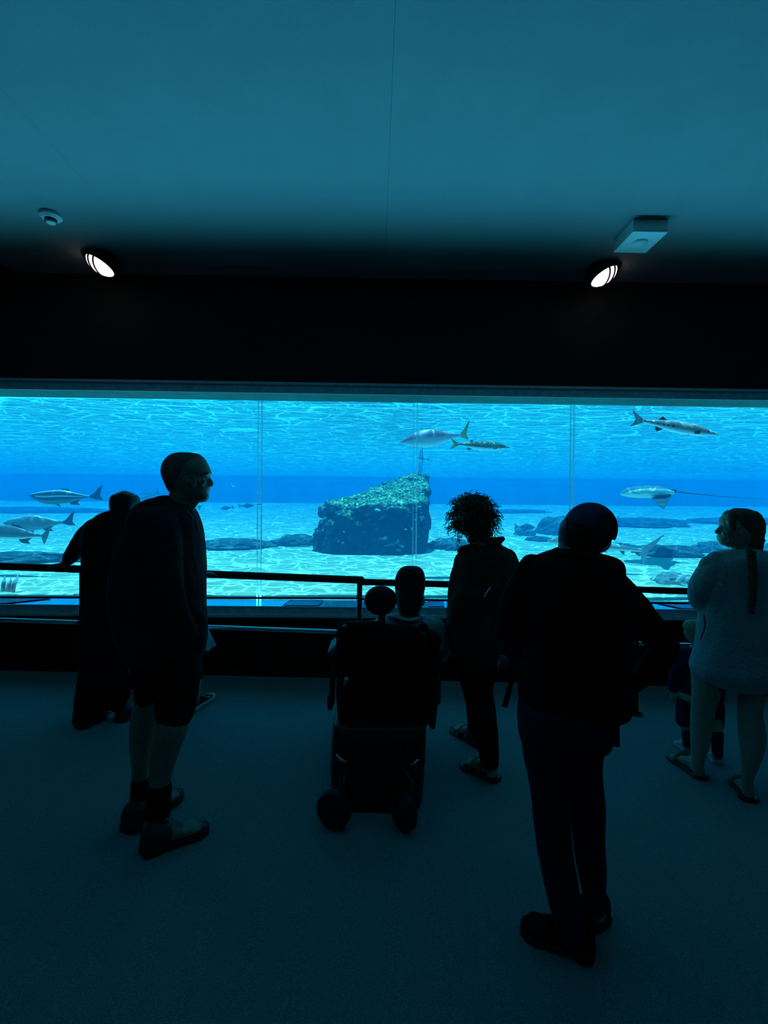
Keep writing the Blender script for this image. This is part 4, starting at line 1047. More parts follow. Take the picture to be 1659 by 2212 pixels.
for (px, py, L) in ((990, 1148, .09), (994, 1146, .10), (998, 1150, .07), (1062, 1148, .06), (1066, 1142, .07), (1070, 1135, .06), (1060, 1154, .045)):
    curl(at(px, py, KY), V3(-.15 if px < 1010 else .3, 0, -1).normalized(), L, .007, 2.6)
sub(bm, 'loose_curls', M['hair_curl'], core)
bm = bmesh.new()
loft(bm, KY, krows(), n=32)
limb(bm, KY, [(1098, 1204, 21, .02), (1106, 1240, 21, .0), (1104, 1285, 18, .05), (1085, 1325, 15, .13)])
limb(bm, KY, [(1000, 1212, 18, .0), (986, 1260, 19, .0), (980, 1320, 15, .02), (979, 1360, 12.5, .03)])
limb(bm, KY, [(996, 1189, 6), (1015, 1182, 8), (1045, 1172, 8), (1075, 1168, 8), (1086, 1163, 6)], depth=2.6)     # stand-up collar
limb(bm, KY, [(998, 1205, 9), (988, 1214, 7), (982, 1218, 3)], depth=1.5)                                        # epaulette fold
voxel(bm, 'jacket', M['green_cloth'], cur, size=.0095, smooth=2, disp=folds(22, .014, 8))
bm = bmesh.new()
loft(bm, KY, [(1415, 978, 1078, .14), (1440, 984, 1074, .14), (1465, 992, 1068, .13)], n=28)
limb(bm, 0, [(1042, 1440, 34, 3.03), (1036, 1490, 29, 3.02), (1042, 1540, 29, 3.0), (1050, 1590, 26, 2.98), (1058, 1645, 20, 2.96)])
limb(bm, 0, [(1014, 1440, 28, 3.12), (1022, 1500, 20, 3.16), (1026, 1560, 17, 3.24), (1032, 1590, 15, 3.28)])
voxel(bm, 'trousers', M['black_cloth'], cur, size=.009, smooth=3, disp=folds(23, .006, 8))
def sandal(parent, heel, toe, w, m_sole, m_strap, straps=((.62, .05), (.36, .085))):
    heel = Vector(heel); toe = Vector(toe); d = toe - heel; L = d.length; x = d.normalized(); y = V3(0, 0, 1).cross(x).normalized(); z = V3(0, 0, 1)
    bm = bmesh.new(); rings = []
    for t, ww in spline([(-.05, .2), (.0, .44), (.12, .50), (.35, .44), (.6, .54), (.8, .60), (.95, .46), (1.03, .2)], 3):
        rings.append(ring(heel + x * (L * t) + z * .012, y, z, w * ww, .012, 18, 5))
    skin_rings(bm, rings); so_ = finish(bm, 'sandal', m_sole, parent)
    for t, hh in straps:
        c = heel + x * (L * t); pts = []
        for i in range(13):
            a = math.pi * i / 12; pts.append((c + y * (w * .52 * math.cos(a)) + z * (.015 + (hh + .008) * math.sin(a) ** .8), .012, .0035))
        bm = bmesh.new(); tube(bm, pts, 8, ref=x, rounded=False)
        for v in bm.verts: pass
        sub(bm, 'strap', m_strap, so_)
sandal(cur, kh1, kt1, .105, M['sandal'], M['pale_strap']); sandal(cur, kh2, kt2, .105, M['sandal'], M['pale_strap'])
# small pale bag seen low between the curly haired person and the man in the cap
g_ = at(1074, 1440, 3.35)
bm = bmesh.new()
limb(bm, 3.35, [(1060, 1428, 14), (1074, 1431, 17), (1088, 1428, 14)], depth=.7)
o = voxel(bm, 'shoulder_bag', mat('grey_striped_bag_cloth', (0.10, 0.13, 0.13), .9, noise_amt=.4, noise_scale=50), None, size=.008, smooth=2)
tag(o, 'small grey cloth bag hanging low beside the curly haired person', 'bag')
bm = bmesh.new(); limb(bm, 3.35, [(1062, 1420, 2), (1068, 1360, 2), (1082, 1262, 2), (1086, 1212, 2)]); sub(bm, 'strap', M['black_cloth'], o)

# ---- the man in the cap, right foreground
CY_ = 1.88
g = ground(1225, 2030)
capm = root('person', tuple(g), 'broad man in a navy cap and dark jacket, back to the camera', 'person')
bm = bmesh.new()
ellipsoid(bm, at(1268, 1143, CY_), (.083, .095, .092), rot=Matrix.Rotation(R(18), 3, 'Y'))
ellipsoid(bm, at(1285, 1166, CY_ + .02), (.055, .075, .050), rot=Matrix.Rotation(R(30), 3, 'Y'))
limb(bm, CY_, [(1302, 1168, 9), (1290, 1184, 10), (1278, 1194, 8)], depth=2)                                       # jaw line
limb(bm, CY_, [(1252, 1160, 44), (1246, 1190, 41), (1240, 1215, 46)], depth=.9)
ear(bm, at(1217, 1141, CY_ - .01), .060, yaw=1.1, tilt=.35)
ellipsoid(bm, at(1215, 1143, CY_), (.012, .02, .028), rot=Matrix.Rotation(R(20), 3, 'Y'))
ellipsoid(bm, at(1313, 1168, CY_ + .03), (.008, .012, .010))
def crows(): return [(1184, 1205, 1262, .07), (1192, 1184, 1292, .10), (1202, 1160, 1306, .12), (1216, 1140, 1325, .14), (1240, 1128, 1342, .15), (1275, 1118, 1360, .16), (1330, 1120, 1362, .17), (1400, 1130, 1350, .17), (1460, 1130, 1352, .17), (1500, 1128, 1354, .16), (1520, 1132, 1354, .15)]
loft(bm, CY_, crows(), grow=-.03)
limb(bm, CY_, [(1135, 1262, 26, .0), (1106, 1320, 24, .05), (1102, 1370, 22, .12), (1088, 1330, 17, .20), (1080, 1296, 12, .26), (1094, 1284, 11, .30)])
hand(bm, at(1098, 1286, CY_ + .31), (.8, .6, .1), (.6, -.8, -.2), .17, .9, -1)
limb(bm, CY_, [(1335, 1275, 20, .0), (1388, 1335, 24, .02), (1430, 1400, 22, .05), (1395, 1450, 16, .12), (1368, 1470, 12, .15)])
hand(bm, at(1368, 1470, CY_ + .15), (-.9, .2, -.5), (0, -.5, -.8), .17, .6, 1)
lh, lt = ground(1284, 2066), ground(1128, 2004)
rh, rt = ground(1306, 2010), ground(1238, 1955)
limb(bm, 0, [(1185, 1540, 54, 1.90), (1187, 1640, 42, 1.89), (1192, 1760, 34, 1.87), (1206, 1850, 33, 1.86), (1226, 1960, 24, 1.83), (1240, 2010, 22, 1.82)])
limb(bm, 0, [(1262, 1540, 46, 1.90), (1258, 1640, 36, 1.92), (1268, 1760, 26, 1.93), (1278, 1860, 19, 1.92), (1286, 1950, 14, 1.89), (1292, 1975, 17, 1.88)])
foot(bm, lh + V3(-.02, .01, .025), lt + V3(.04, 0, .025), .07, .045); foot(bm, rh + V3(0, .01, .025), rt + V3(.01, 0, .025), .07, .045)
voxel(bm, 'body', M['skin'], capm, size=.0065, smooth=3)
bm = bmesh.new()   # hair below the cap
ellipsoid(bm, at(1270, 1146, CY_), (.0865, .1005, .092), rot=Matrix.Rotation(R(18), 3, 'Y'), seg=32)
bmesh.ops.bisect_plane(bm, geom=bm.verts[:] + bm.edges[:] + bm.faces[:], plane_co=at(1270, 1150, CY_ + .03), plane_no=(0, -1, .4), clear_inner=True)
bmesh.ops.holes_fill(bm, edges=bm.edges[:])
limb(bm, CY_, [(1254, 1150, 46), (1252, 1168, 45), (1250, 1184, 42)], depth=.95)
finish(bm, 'hair', M['hair_dark'], capm)
bm = bmesh.new()   # cap with a rear opening
ellipsoid(bm, at(1274, 1141, CY_), (.0895, .102, .0925), rot=Matrix.Rotation(R(16), 3, 'Y'), seg=40)
bmesh.ops.bisect_plane(bm, geom=bm.verts[:] + bm.edges[:] + bm.faces[:], plane_co=at(1262, 1141, CY_), plane_no=(.40, -.06, 1), clear_inner=True)
hcx = at(1290, 1131, CY_)
dl = [f for f in bm.faces if f.calc_center_median().y < CY_ - .05 and ((f.calc_center_median().x - hcx.x) / .042) ** 2 + ((f.calc_center_median().z - hcx.z) / .034) ** 2 < 1]
bmesh.ops.delete(bm, geom=dl, context='FACES')
bmesh.ops.recalc_face_normals(bm, faces=bm.faces[:])
cp = finish(bm, 'cap', M['cap_blue'], capm)
sd = cp.modifiers.new('t', 'SOLIDIFY'); sd.thickness = .004; sd.offset = 1
bm = bmesh.new(); ellipsoid(bm, at(1299, 1096, CY_), (.008, .008, .005)); sub(bm, 'cap_button', M['cap_blue'], cp)
bm = bmesh.new()
pts = [(at(px, py, CY_ - .088), .003, .006) for px, py in ((1266, 1139), (1282, 1146), (1300, 1153), (1314, 1157))]
tube(bm, pts, 8); sub(bm, 'rear_strap', M['cap_blue'], cp)
bm = bmesh.new()   # peak on the far side
rings = []
for t in range(9):
    a = math.pi * (t / 8); c = at(1270, 1136, CY_ + .085) + V3(.07 * math.cos(a), .06 * math.sin(a), -.012 - .012 * math.cos(2 * a))
    rings.append([c + V3(0, 0, .003), c + V3(0, -.0, -.003), at(1270, 1136, CY_ + .06) + V3(.07 * math.cos(a), 0, -.006), at(1270, 1136, CY_ + .06) + V3(.07 * math.cos(a), 0, 0)])
skin_rings(bm, rings); sub(bm, 'peak', M['cap_blue'], cp)
bm = bmesh.new()   # jacket
loft(bm, CY_, crows(), n=40)
limb(bm, CY_, [(1150, 1236, 34, 0), (1127, 1272, 33, .0), (1108, 1322, 32, .04), (1104, 1364, 30, .10), (1080, 1335, 26, .18), (1068, 1298, 22, .23), (1074, 1283, 18, .26), (1092, 1280, 16, .28)])
limb(bm, CY_, [(1330, 1262, 26, 0), (1360, 1298, 32, .0), (1400, 1350, 36, .02), (1433, 1398, 31, .05), (1404, 1445, 27, .10), (1372, 1478, 20, .14)])
limb(bm, CY_, [(1215, 1194, 15), (1250, 1199, 17, -.06), (1290, 1208, 15), (1318, 1222, 20), (1334, 1244, 12)], depth=3.0)          # collar and hood
limb(bm, CY_, [(1346, 1260, 8), (1368, 1279, 9), (1380, 1302, 9)], depth=2)
limb(bm, CY_, [(1134, 1215, 8), (1146, 1206, 9), (1170, 1204, 9)], depth=2)
loft(bm, CY_, [(1490, 1126, 1354, .165), (1516, 1130, 1356, .165), (1531, 1138, 1354, .16)], n=36)
cj = voxel(bm, 'jacket', M['black_cloth'], capm, size=.0085, smooth=3, disp=folds(51, .014, 7))
bm = bmesh.new()   # a pale zipped edge at the left side
limb(bm, CY_, [(1133, 1400, 3, -.08), (1129, 1450, 3, -.09), (1127, 1500, 3, -.09)])
sub(bm, 'side_seam', M['jacket'], cj)
for pts in ([(1128, 1392, 6.5, -.10), (1114, 1440, 6, -.12), (1100, 1490, 6, -.10), (1090, 1526, 6.5, -.09)], [(1331, 1490, 6, -.14), (1333, 1540, 6, -.15), (1333, 1580, 6, -.14), (1333, 1612, 6.2, -.14)]):
    bm = bmesh.new(); limb(bm, CY_, pts, depth=.3); sub(bm, 'hanging_strap', M['black_cloth'], cj)
bm = bmesh.new()   # wristband studs
for k_, (px, py) in enumerate(((1046, 1288), (1049, 1282), (1052, 1277), (1056, 1272))):
    ellipsoid(bm, at(px + 2, py, CY_ + .20), (.003, .004, .007), rot=Matrix.Rotation(R(30), 3, 'Y'), seg=8)
finish(bm, 'wristband', M['steel'], capm)
bm = bmesh.new()   # jeans
loft(bm, CY_, [(1515, 1124, 1322, .155), (1560, 1121, 1318, .16), (1600, 1124, 1308, .15)], n=36)
limb(bm, 0, [(1180, 1570, 60, 1.89), (1182, 1640, 50, 1.89), (1190, 1720, 43, 1.88), (1193, 1790, 41, 1.87), (1207, 1880, 38, 1.85), (1224, 1960, 34, 1.83), (1236, 2012, 31, 1.82)])
limb(bm, 0, [(1262, 1570, 52, 1.90), (1256, 1640, 44, 1.92), (1266, 1720, 37, 1.93), (1271, 1800, 34, 1.93), (1279, 1890, 29, 1.91), (1284, 1950, 22, 1.89), (1286, 1972, 19, 1.89)])
voxel(bm, 'jeans', M['denim'], capm, size=.0085, smooth=3, disp=folds(52, .008, 7))
shoe(capm, 'shoe', lh, lt, .125, .12, M['black_cloth'], M['rubber'], sole=.026, laces=M['black_cloth'])
shoe(capm, 'shoe', rh, rt, .12, .12, M['black_cloth'], M['rubber'], sole=.026)

# ---- the woman at the right edge
WY = 2.92
g = ground(1560, 1700)
wom = root('person', tuple(g), 'woman in a pale sweater with a long braid at the right edge', 'person')
bm = bmesh.new()
loft(bm, WY, [(1102, 1590, 1616, .03), (1107, 1574, 1630, .055), (1115, 1563, 1638, .07), (1124, 1557, 1642, .076), (1132, 1555.5, 1642, .077), (1138, 1557, 1641, .076), (1145, 1555, 1640, .074), (1152, 1553, 1638, .072), (1157, 1552.5, 1634, .069),
              (1161, 1550.5, 1632, .066), (1164, 1552.5, 1630, .064), (1167, 1551, 1628, .062), (1170, 1554, 1626, .058), (1174, 1553.5, 1622, .052), (1178, 1560, 1616, .04), (1182, 1572, 1608, .03)], k=2, n=36, p=2.2)
limb(bm, WY, [(1557, 1137, 2.4), (1552, 1143, 3.2), (1547, 1148.5, 3.6), (1548, 1150.5, 3.0)], depth=1.25)
ellipsoid(bm, at(1567, 1152, WY - .05), (.02, .014, .016))
ear(bm, at(1595, 1147, WY - .075), .058, yaw=-.2)
limb(bm, WY, [(1600, 1168, 20), (1602, 1185, 20), (1606, 1205, 24)], depth=.9)
def wrows(): return [(1187, 1578, 1640, .06), (1191, 1560, 1662, .09), (1198, 1540, 1680, .11), (1208, 1524, 1690, .13), (1230, 1516, 1698, .14), (1270, 1514, 1700, .145), (1320, 1520, 1700, .15), (1370, 1514, 1700, .16), (1420, 1502, 1702, .17), (1445, 1498, 1704, .175), (1465, 1512, 1704, .17), (1478, 1540, 1702, .16)]
loft(bm, WY, [(a, b + 8, c - 8, d) for a, b, c, d in wrows()][:10], grow=-.02)
limb(bm, WY, [(1530, 1218, 17, -.02), (1510, 1262, 15, .0), (1508, 1300, 14, .05), (1530, 1296, 11, .18), (1548, 1280, 8, .24)])
hand(bm, at(1548, 1280, WY + .24), (.8, .2, .5), (0, -1, .2), .155, .7, 1)
limb(bm, WY, [(1690, 1222, 16, 0), (1704, 1270, 15, .02), (1690, 1310, 12, .12), (1665, 1300, 9, .2)])
hand(bm, at(1665, 1300, WY + .2), (-.9, .2, .3), (0, -1, .2), .155, .7, -1)
wh1, wt1 = ground(1517, 1684), ground(1450, 1634)
wh2, wt2 = ground(1620, 1733), ground(1592, 1688)
limb(bm, 0, [(1530, 1450, 34, 2.94), (1526, 1490, 29, 2.95), (1519, 1530, 24, 2.96), (1515, 1570, 22, 2.97), (1512, 1605, 19, 2.96), (1508, 1640, 13, 2.95), (1508, 1664, 11.5, 2.95)])
limb(bm, 0, [(1630, 1450, 36, 2.88), (1624, 1500, 26, 2.86), (1620, 1540, 24, 2.84), (1625, 1592, 26, 2.83), (1622, 1640, 19, 2.82), (1614, 1685, 11, 2.82), (1614, 1712, 11, 2.82)])
foot(bm, wh1 + V3(0, 0, .012), wt1 + V3(0, 0, .012), .095, .08); foot(bm, wh2 + V3(0, 0, .012), wt2 + V3(0, 0, .012), .095, .08)
voxel(bm, 'body', M['skin_pale'], wom, size=.006, smooth=2)
bm = bmesh.new()
loft(bm, WY, [(1099, 1588, 1617, .03), (1104, 1575, 1629, .06), (1111, 1567, 1637, .075), (1120, 1564, 1642, .082), (1130, 1566, 1645, .084), (1140, 1572, 1646, .083), (1150, 1584, 1646, .080), (1160, 1592, 1645, .072), (1170, 1597, 1644, .060), (1185, 1602, 1642, .055), (1200, 1606, 1638, .05)], k=2, n=36)
for i in range(9): ellipsoid(bm, at(1614 + 26 * (1 - (1 - min(i, 5) / 5) ** 2), 1104 + i * 7.8, WY - .0), (.014, .05, .012), rot=Matrix.Rotation(R(25), 3, 'Y'))
ellipsoid(bm, at(1586, 1099.5, WY), (.010, .02, .004))
limb(bm, WY, [(1562, 1122, 1.6, -.06), (1565, 1140, 1.5, -.07), (1572, 1152, 1.5, -.08), (1574, 1165, 1.3, -.08), (1571, 1180, 1.0, -.06)])
limb(bm, WY, [(1580, 1110, 8, -.045), (1578, 1128, 8, -.06), (1584, 1140, 6, -.07)])
hr = voxel(bm, 'hair', M['hair_blond'], wom, size=.006, smooth=1, disp=folds(61, .006, 30))
bm = bmesh.new()
for i in range(15):
    py = 1190 + i * 9.2; px = 1622 + 6 * math.sin(i * .22) - i * .0
    s = 1 - i * .03
    for sg in (-1, 1):
        ellipsoid(bm, at(px + sg * 4 * s, py + (4 if sg > 0 else 0), WY - .15 - .01 * math.sin(i * .2)), (.019 * s, .016, .015 * s), rot=Matrix.Rotation(R(35 * sg), 3, 'Y'), seg=12)
br = voxel(bm, 'braid', M['hair_blond'], hr, size=.005, smooth=1)
br.matrix_basis = Matrix.Identity(4)
bm = bmesh.new(); loft(bm, WY, wrows(), n=40)
sweat_low = [(a, b, c, d) for a, b, c, d in wrows()]
limb(bm, WY, [(1545, 1212, 22, -.02), (1521, 1250, 24, -.02), (1514, 1284, 25, .02), (1520, 1302, 21, .10), (1540, 1292, 16, .2)])
limb(bm, WY, [(1684, 1216, 22, 0), (1700, 1262, 23, .02), (1690, 1304, 19, .12), (1668, 1300, 15, .18)])
limb(bm, WY, [(1580, 1192, 5), (1605, 1196, 7, -.05), (1632, 1192, 5)], depth=2.8)
sw = voxel(bm, 'sweater', M['sweater'], wom, size=.0085, smooth=2, disp=folds(62, .010, 9))
bm = bmesh.new()
limb(bm, WY, [(1521, 1330, 1.4, -.03), (1523, 1355, 1.4, -.03), (1518, 1368, 1.4, -.04), (1513, 1382, 1.4, -.03)])
sub(bm, 'drawcord', M['navy_cloth'], sw)
bm = bmesh.new()
limb(bm, 0, [(1545, 1440, 36, 2.94), (1537, 1466, 32, 2.95)], depth=1.1); limb(bm, 0, [(1630, 1440, 38, 2.88), (1627, 1478, 32, 2.88)], depth=1.1)
voxel(bm, 'shorts', M['navy_cloth'], wom, size=.01, smooth=2)
for h_, t_ in ((wh1, wt1), (wh2, wt2)): sandal(wom, h_, t_, .10, M['sandal'], M['skin_pale'], straps=((.66, .045),))

# ---- the toddler beside the woman
TYY = 3.3
g = ground(1510, 1640)
tod = root('person', tuple(g), 'fair haired toddler in a navy top beside the woman with the braid', 'person')
bm = bmesh.new()
loft(bm, TYY, [(1341, 1492, 1508, .03), (1346, 1484, 1516, .055), (1355, 1481, 1522, .068), (1366, 1482, 1522, .07), (1374, 1483, 1518, .066), (1382, 1487, 1512, .055), (1388, 1492, 1506, .04)], n=24, p=2.1)
limb(bm, TYY, [(1502, 1382, 9), (1504, 1398, 10)])
ellipsoid(bm, at(1482, 1368, TYY), (.01, .012, .016))
loft(bm, TYY, [(1396, 1488, 1530, .05), (1405, 1474, 1545, .07), (1440, 1470, 1552, .085), (1480, 1466, 1556, .09), (1520, 1464, 1560, .09), (1545, 1466, 1560, .085)], n=24, grow=-.008)
limb(bm, TYY, [(1474, 1415, 9, -.02), (1461, 1440, 8.5, -.02), (1454, 1470, 7.5, -.02), (1451, 1494, 5.5, -.02)])
hand(bm, at(1451, 1494, TYY - .02), (-.02, .1, -1), (1, 0, 0), .085, .4, 1)
limb(bm, TYY, [(1548, 1415, 9, 0), (1562, 1445, 8.5, 0), (1568, 1475, 7, .02), (1566, 1496, 5, .04)])
hand(bm, at(1566, 1496, TYY + .04), (.02, .1, -1), (-1, 0, 0), .085, .4, -1)
th1, tt1 = ground(1487, 1625), ground(1462, 1606)
th2, tt2 = ground(1552, 1652), ground(1538, 1632)
limb(bm, 0, [(1478, 1540, 14, 3.30), (1481, 1570, 11.5, 3.3), (1484, 1595, 9, 3.28), (1486, 1612, 8, 3.27)])
limb(bm, 0, [(1546, 1540, 15, 3.26), (1548, 1575, 12.5, 3.22), (1550, 1610, 11, 3.18), (1550, 1634, 8.5, 3.15)])
foot(bm, th1 + V3(0, 0, .015), tt1 + V3(.01, 0, .015), .045, .03); foot(bm, th2 + V3(0, 0, .015), tt2 + V3(0, 0, .015), .045, .03)
voxel(bm, 'body', M['skin_pale'], tod, size=.0055, smooth=2)
bm = bmesh.new()
loft(bm, TYY, [(1339, 1490, 1509, .03), (1344, 1482, 1518, .06), (1354, 1479.5, 1524, .073), (1365, 1481, 1524, .075), (1374, 1484, 1520, .07), (1380, 1492, 1516, .05)], n=28, p=2.1)
voxel(bm, 'hair', M['hair_baby'], tod, size=.006, smooth=1, disp=folds(71, .004, 30))
bm = bmesh.new()
loft(bm, TYY, [(1396, 1486, 1530, .055), (1405, 1472, 1547, .08), (1440, 1468, 1553, .095), (1480, 1464, 1557, .10), (1500, 1464, 1558, .10), (1512, 1470, 1558, .095)], n=28)
limb(bm, TYY, [(1475, 1414, 12, -.02), (1461, 1440, 11.5, -.02), (1454, 1470, 10, -.02), (1452, 1488, 8.5, -.02)])
limb(bm, TYY, [(1548, 1414, 12, 0), (1562, 1445, 11, 0), (1568, 1478, 9, .02)])
voxel(bm, 'top', M['navy_cloth'], tod, size=.008, smooth=2, disp=folds(72, .006, 12))
bm = bmesh.new()
pts = []
a0 = at(1465, 1500, TYY - .02)
for i in range(17):
    a = math.pi * (1.0 + i / 16)
    px = 1512 + 48 * math.cos(a); dy = .108 * math.sin(a)
    pts.append((at(px, 1500 + 13 * (px - 1464) / 33 if px < 1500 else 1516, TYY + dy), .021, .005))
tube(bm, pts, 10, rounded=True)
finish(bm, 'green_waistband', M['mint_cloth'], tod)
bm = bmesh.new()
loft(bm, TYY, [(1506, 1466, 1558, .09), (1530, 1464, 1560, .095), (1542, 1464, 1561, .09)], n=24)
limb(bm, TYY, [(1480, 1525, 18), (1476, 1555, 16)]); limb(bm, TYY, [(1544, 1525, 19, -.03), (1546, 1562, 17, -.05)])
voxel(bm, 'shorts', M['navy_cloth'], tod, size=.008, smooth=2)
for pts in ([(1483, 1580, 10.5, 3.29), (1485, 1606, 9.5, 3.27)], [(1549, 1585, 13, 3.21), (1550, 1628, 10.5, 3.15)]):
    bm = bmesh.new(); limb(bm, 0, pts); finish(bm, 'sock', M['navy_cloth'], tod)
shoe(tod, 'sneaker', th1, tt1 + V3(-.0, .0, 0), .075, .075, M['white_cloth'], M['white_rubber'], sole=.018)
shoe(tod, 'sneaker', th2, tt2, .075, .075, M['white_cloth'], M['white_rubber'], sole=.018)
for s_ in [c for c in tod.children if c.name.startswith('sneaker')]:
    pass

# ---- power wheelchair and its user
SY = 2.85
g = ground(815, 1760)
chair = root('power_wheelchair', tuple(g), 'black power wheelchair with a round headrest seen from behind in the centre', 'wheelchair')
def part(bm, name, m, smooth=True, vox=None, disp=None):
    return voxel(bm, name, m, chair, size=vox, smooth=2, disp=disp) if vox else finish(bm, name, m, chair, smooth)
bm = bmesh.new()
loft(bm, SY, [(1342, 738, 826, .03), (1350, 730, 842, .05), (1366, 727, 945, .06), (1400, 727, 950, .07), (1440, 728, 948, .07), (1480, 728, 940, .07), (1530, 728, 935, .07), (1560, 730, 928, .06)], n=32, p=4)
part(bm, 'backrest', M['black_cloth'], vox=.012, disp=folds(81, .008, 6))
bm = bmesh.new(); limb(bm, SY + .05, [(808, 1298, 22), (822, 1297, 30, -.02), (842, 1299, 26)], depth=.5)
ellipsoid(bm, at(822, 1297, SY + .04), (.094, .05, .086))
hdr = part(bm, 'headrest', M['black_plastic'], vox=.008)
bm = bmesh.new(); limb(bm, SY, [(826, 1318, 8, .03), (824, 1345, 8, .0), (826, 1380, 9, .0)], depth=.8); part(bm, 'headrest_post', M['black_plastic'])
bm = bmesh.new(); c = at(835, 1500, SY + .30); box(bm, (c.x, SY + .30, .50), (.48, .46, .09), bev=.02); part(bm, 'seat', M['black_cloth'])
for sg, px in ((-1, 716), (1, 950)):
    bm = bmesh.new(); a = at(px, 1430, SY + .05)
    box(bm, (a.x, SY + .26, .72), (.065, .36, .045), bev=.015); tube(bm, [(V3(a.x, SY + .12, .70), .016, .016), (V3(a.x, SY + .12, .45), .016, .016)], 12)
    part(bm, 'armrest', M['black_plastic'])
bm = bmesh.new(); limb(bm, SY, [(722, 1440, 5, -.02), (719, 1480, 4.5, -.02), (714, 1512, 7, -.02), (713, 1528, 6, -.02)], depth=1.0); part(bm, 'side_lever', M['black_plastic'])
bm = bmesh.new(); limb(bm, SY, [(945, 1470, 8, -.02), (938, 1520, 8, -.02), (934, 1568, 7, -.02)], depth=1.0); part(bm, 'side_pad', M['black_plastic'])
bm = bmesh.new()
loft(bm, SY - .02, [(1545, 722, 918, .16, .06), (1580, 720, 916, .24, .08), (1640, 717, 912, .27, .08), (1690, 722, 908, .27, .08), (1722, 728, 900, .26, .08)], n=32, p=5)
part(bm, 'motor_base', M['black_plastic'], vox=.011)
bm = bmesh.new()
for i in range(8):
    box(bm, at(760 + i * 16, 1600, SY - .215), (.02, .01, .10), bev=.003)
part(bm, 'cooling_ribs', M['rubber'])
def wheel(name, c, r, w, rot=0):
    U = Vector((math.cos(rot), math.sin(rot), 0)); V3_ = V3
    bm = bmesh.new(); rings = []
    tube(bm, [(c - U * w / 2, r * .88, r * .88), (c - U * w * .35, r, r), (c + U * w * .35, r, r), (c + U * w / 2, r * .88, r * .88)], 36, ref=V3(0, 0, 1), rounded=False)
    t = part(bm, name, M['rubber'])
    bm = bmesh.new(); tube(bm, [(c - U * (w / 2 + .006), r * .55, r * .55), (c + U * (w / 2 + .006), r * .55, r * .55)], 24, ref=V3(0, 0, 1), rounded=False)
    sub(bm, 'hub', M['dark_metal'], t)
for px, py, Y, r_w, w_, ro in ((722, 1722, 2.52, .088, .065, 1.15), (872, 1725, 2.52, .088, .065, .5), (742, 1700, 2.92, .17, .085, 0), (888, 1700, 2.92, .17, .085, 0), (745, 1660, 3.34, .085, .05, 0), (890, 1660, 3.34, .085, .05, 0)):
    a = at(px, py, Y); a.z = floor_z(a.x) + r_w; wheel('drive_wheel' if r_w > .1 else 'caster_wheel', a, r_w, w_, ro)
for px, Y in ((722, 2.50), (872, 2.50), (745, 3.34), (890, 3.34)):
    a = at(px, 1700, Y); bm = bmesh.new()
    tube(bm, [(V3(a.x + .035, Y, floor_z(a.x) + .085), .012, .012), (V3(a.x + .035, Y + (.06 if Y < 3 else -.06), floor_z(a.x) + .22), .016, .016), (V3(a.x * .6 + at(815, 1700, 2.9).x * .4, 2.75 if Y < 3 else 3.05, .24), .018, .018)], 10)
    part(bm, 'caster_fork', M['dark_metal'])
bm = bmesh.new(); limb(bm, SY, [(728, 1632, 3, -.26), (736, 1641, 3.5, -.27), (746, 1645, 3, -.27)]); limb(bm, SY, [(887, 1652, 3, -.26), (896, 1648, 3, -.27), (902, 1642, 3, -.26)]); part(bm, 'tie_down_loop', M['steel'])
bm = bmesh.new(); ellipsoid(bm, at(748, 1467, SY - .09), (.012, .012, .012)); tube(bm, [(at(748, 1467, SY - .09), .007, .007), (at(744, 1478, SY - .07), .007, .007)], 8); part(bm, 'release_knob', M['alu'])
bm = bmesh.new()
tube(bm, [(at(744, 1352, SY - .05), .012, .012), (at(742, 1358, SY - .15), .012, .012)], 12); part(bm, 'push_handle', M['rubber'])
bm = bmesh.new(); tube(bm, [(at(914, 1366, SY - .05), .012, .012), (at(915, 1370, SY - .15), .012, .012)], 12)
part(bm, 'push_handle', M['rubber'])
bm = bmesh.new(); limb(bm, SY, [(914, 1352, 10, -.08), (916, 1372, 12, -.08), (918, 1395, 9, -.08)]); part(bm, 'hanging_bottle', M['dark_metal'])
bm = bmesh.new(); plate(bm, [at(733, 1377, SY + .12), at(742, 1379, SY + .16), at(736, 1425, SY + .16), at(709, 1424, SY + .12)], .006, (0, 1, .1)); part(bm, 'side_board', M['screen_blue'], smooth=False)
chair.children[-1]['label'] = 'pale blue side board'
bm = bmesh.new(); c = at(815, 1600, 3.5); box(bm, (c.x, 3.55, .16), (.34, .24, .02), bev=.006); tube(bm, [(V3(c.x - .12, 3.25, .45), .014, .014), (V3(c.x - .12, 3.52, .17), .014, .014)], 10); tube(bm, [(V3(c.x + .12, 3.25, .45), .014, .014), (V3(c.x + .12, 3.52, .17), .014, .014)], 10); part(bm, 'footplate', M['dark_metal'])

UY = 3.0
sit = root('person', tuple(at(850, 1450, 3.15)), 'person with a close fitting cap sitting in the power wheelchair', 'person')
bm = bmesh.new()
loft(bm, UY, [(1232, 872, 902, .05), (1240, 862, 912, .08), (1255, 858, 916, .09), (1275, 855, 916, .095), (1295, 857, 915, .094), (1312, 860, 911, .085), (1326, 864, 906, .07), (1334, 868, 900, .06)], n=28, p=2.1)
ear(bm, at(914, 1298, UY - .0), .055, yaw=-1.0)
ellipsoid(bm, at(915, 1298, UY), (.010, .018, .026))
limb(bm, UY, [(884, 1312, 21), (880, 1345, 24)])
loft(bm, UY, [(1336, 830, 930, .08, .05), (1350, 800, 955, .11, .06), (1400, 790, 950, .13, .08), (1470, 795, 940, .14, .10)], n=28)
limb(bm, 0, [(945, 1358, 15, 3.08), (955, 1400, 14, 3.12), (958, 1418, 11, 3.30), (958, 1412, 8, 3.42)]); hand(bm, at(958, 1412, 3.42), (-.1, 1, 0), (0, 0, -1), .15, .5, 1)
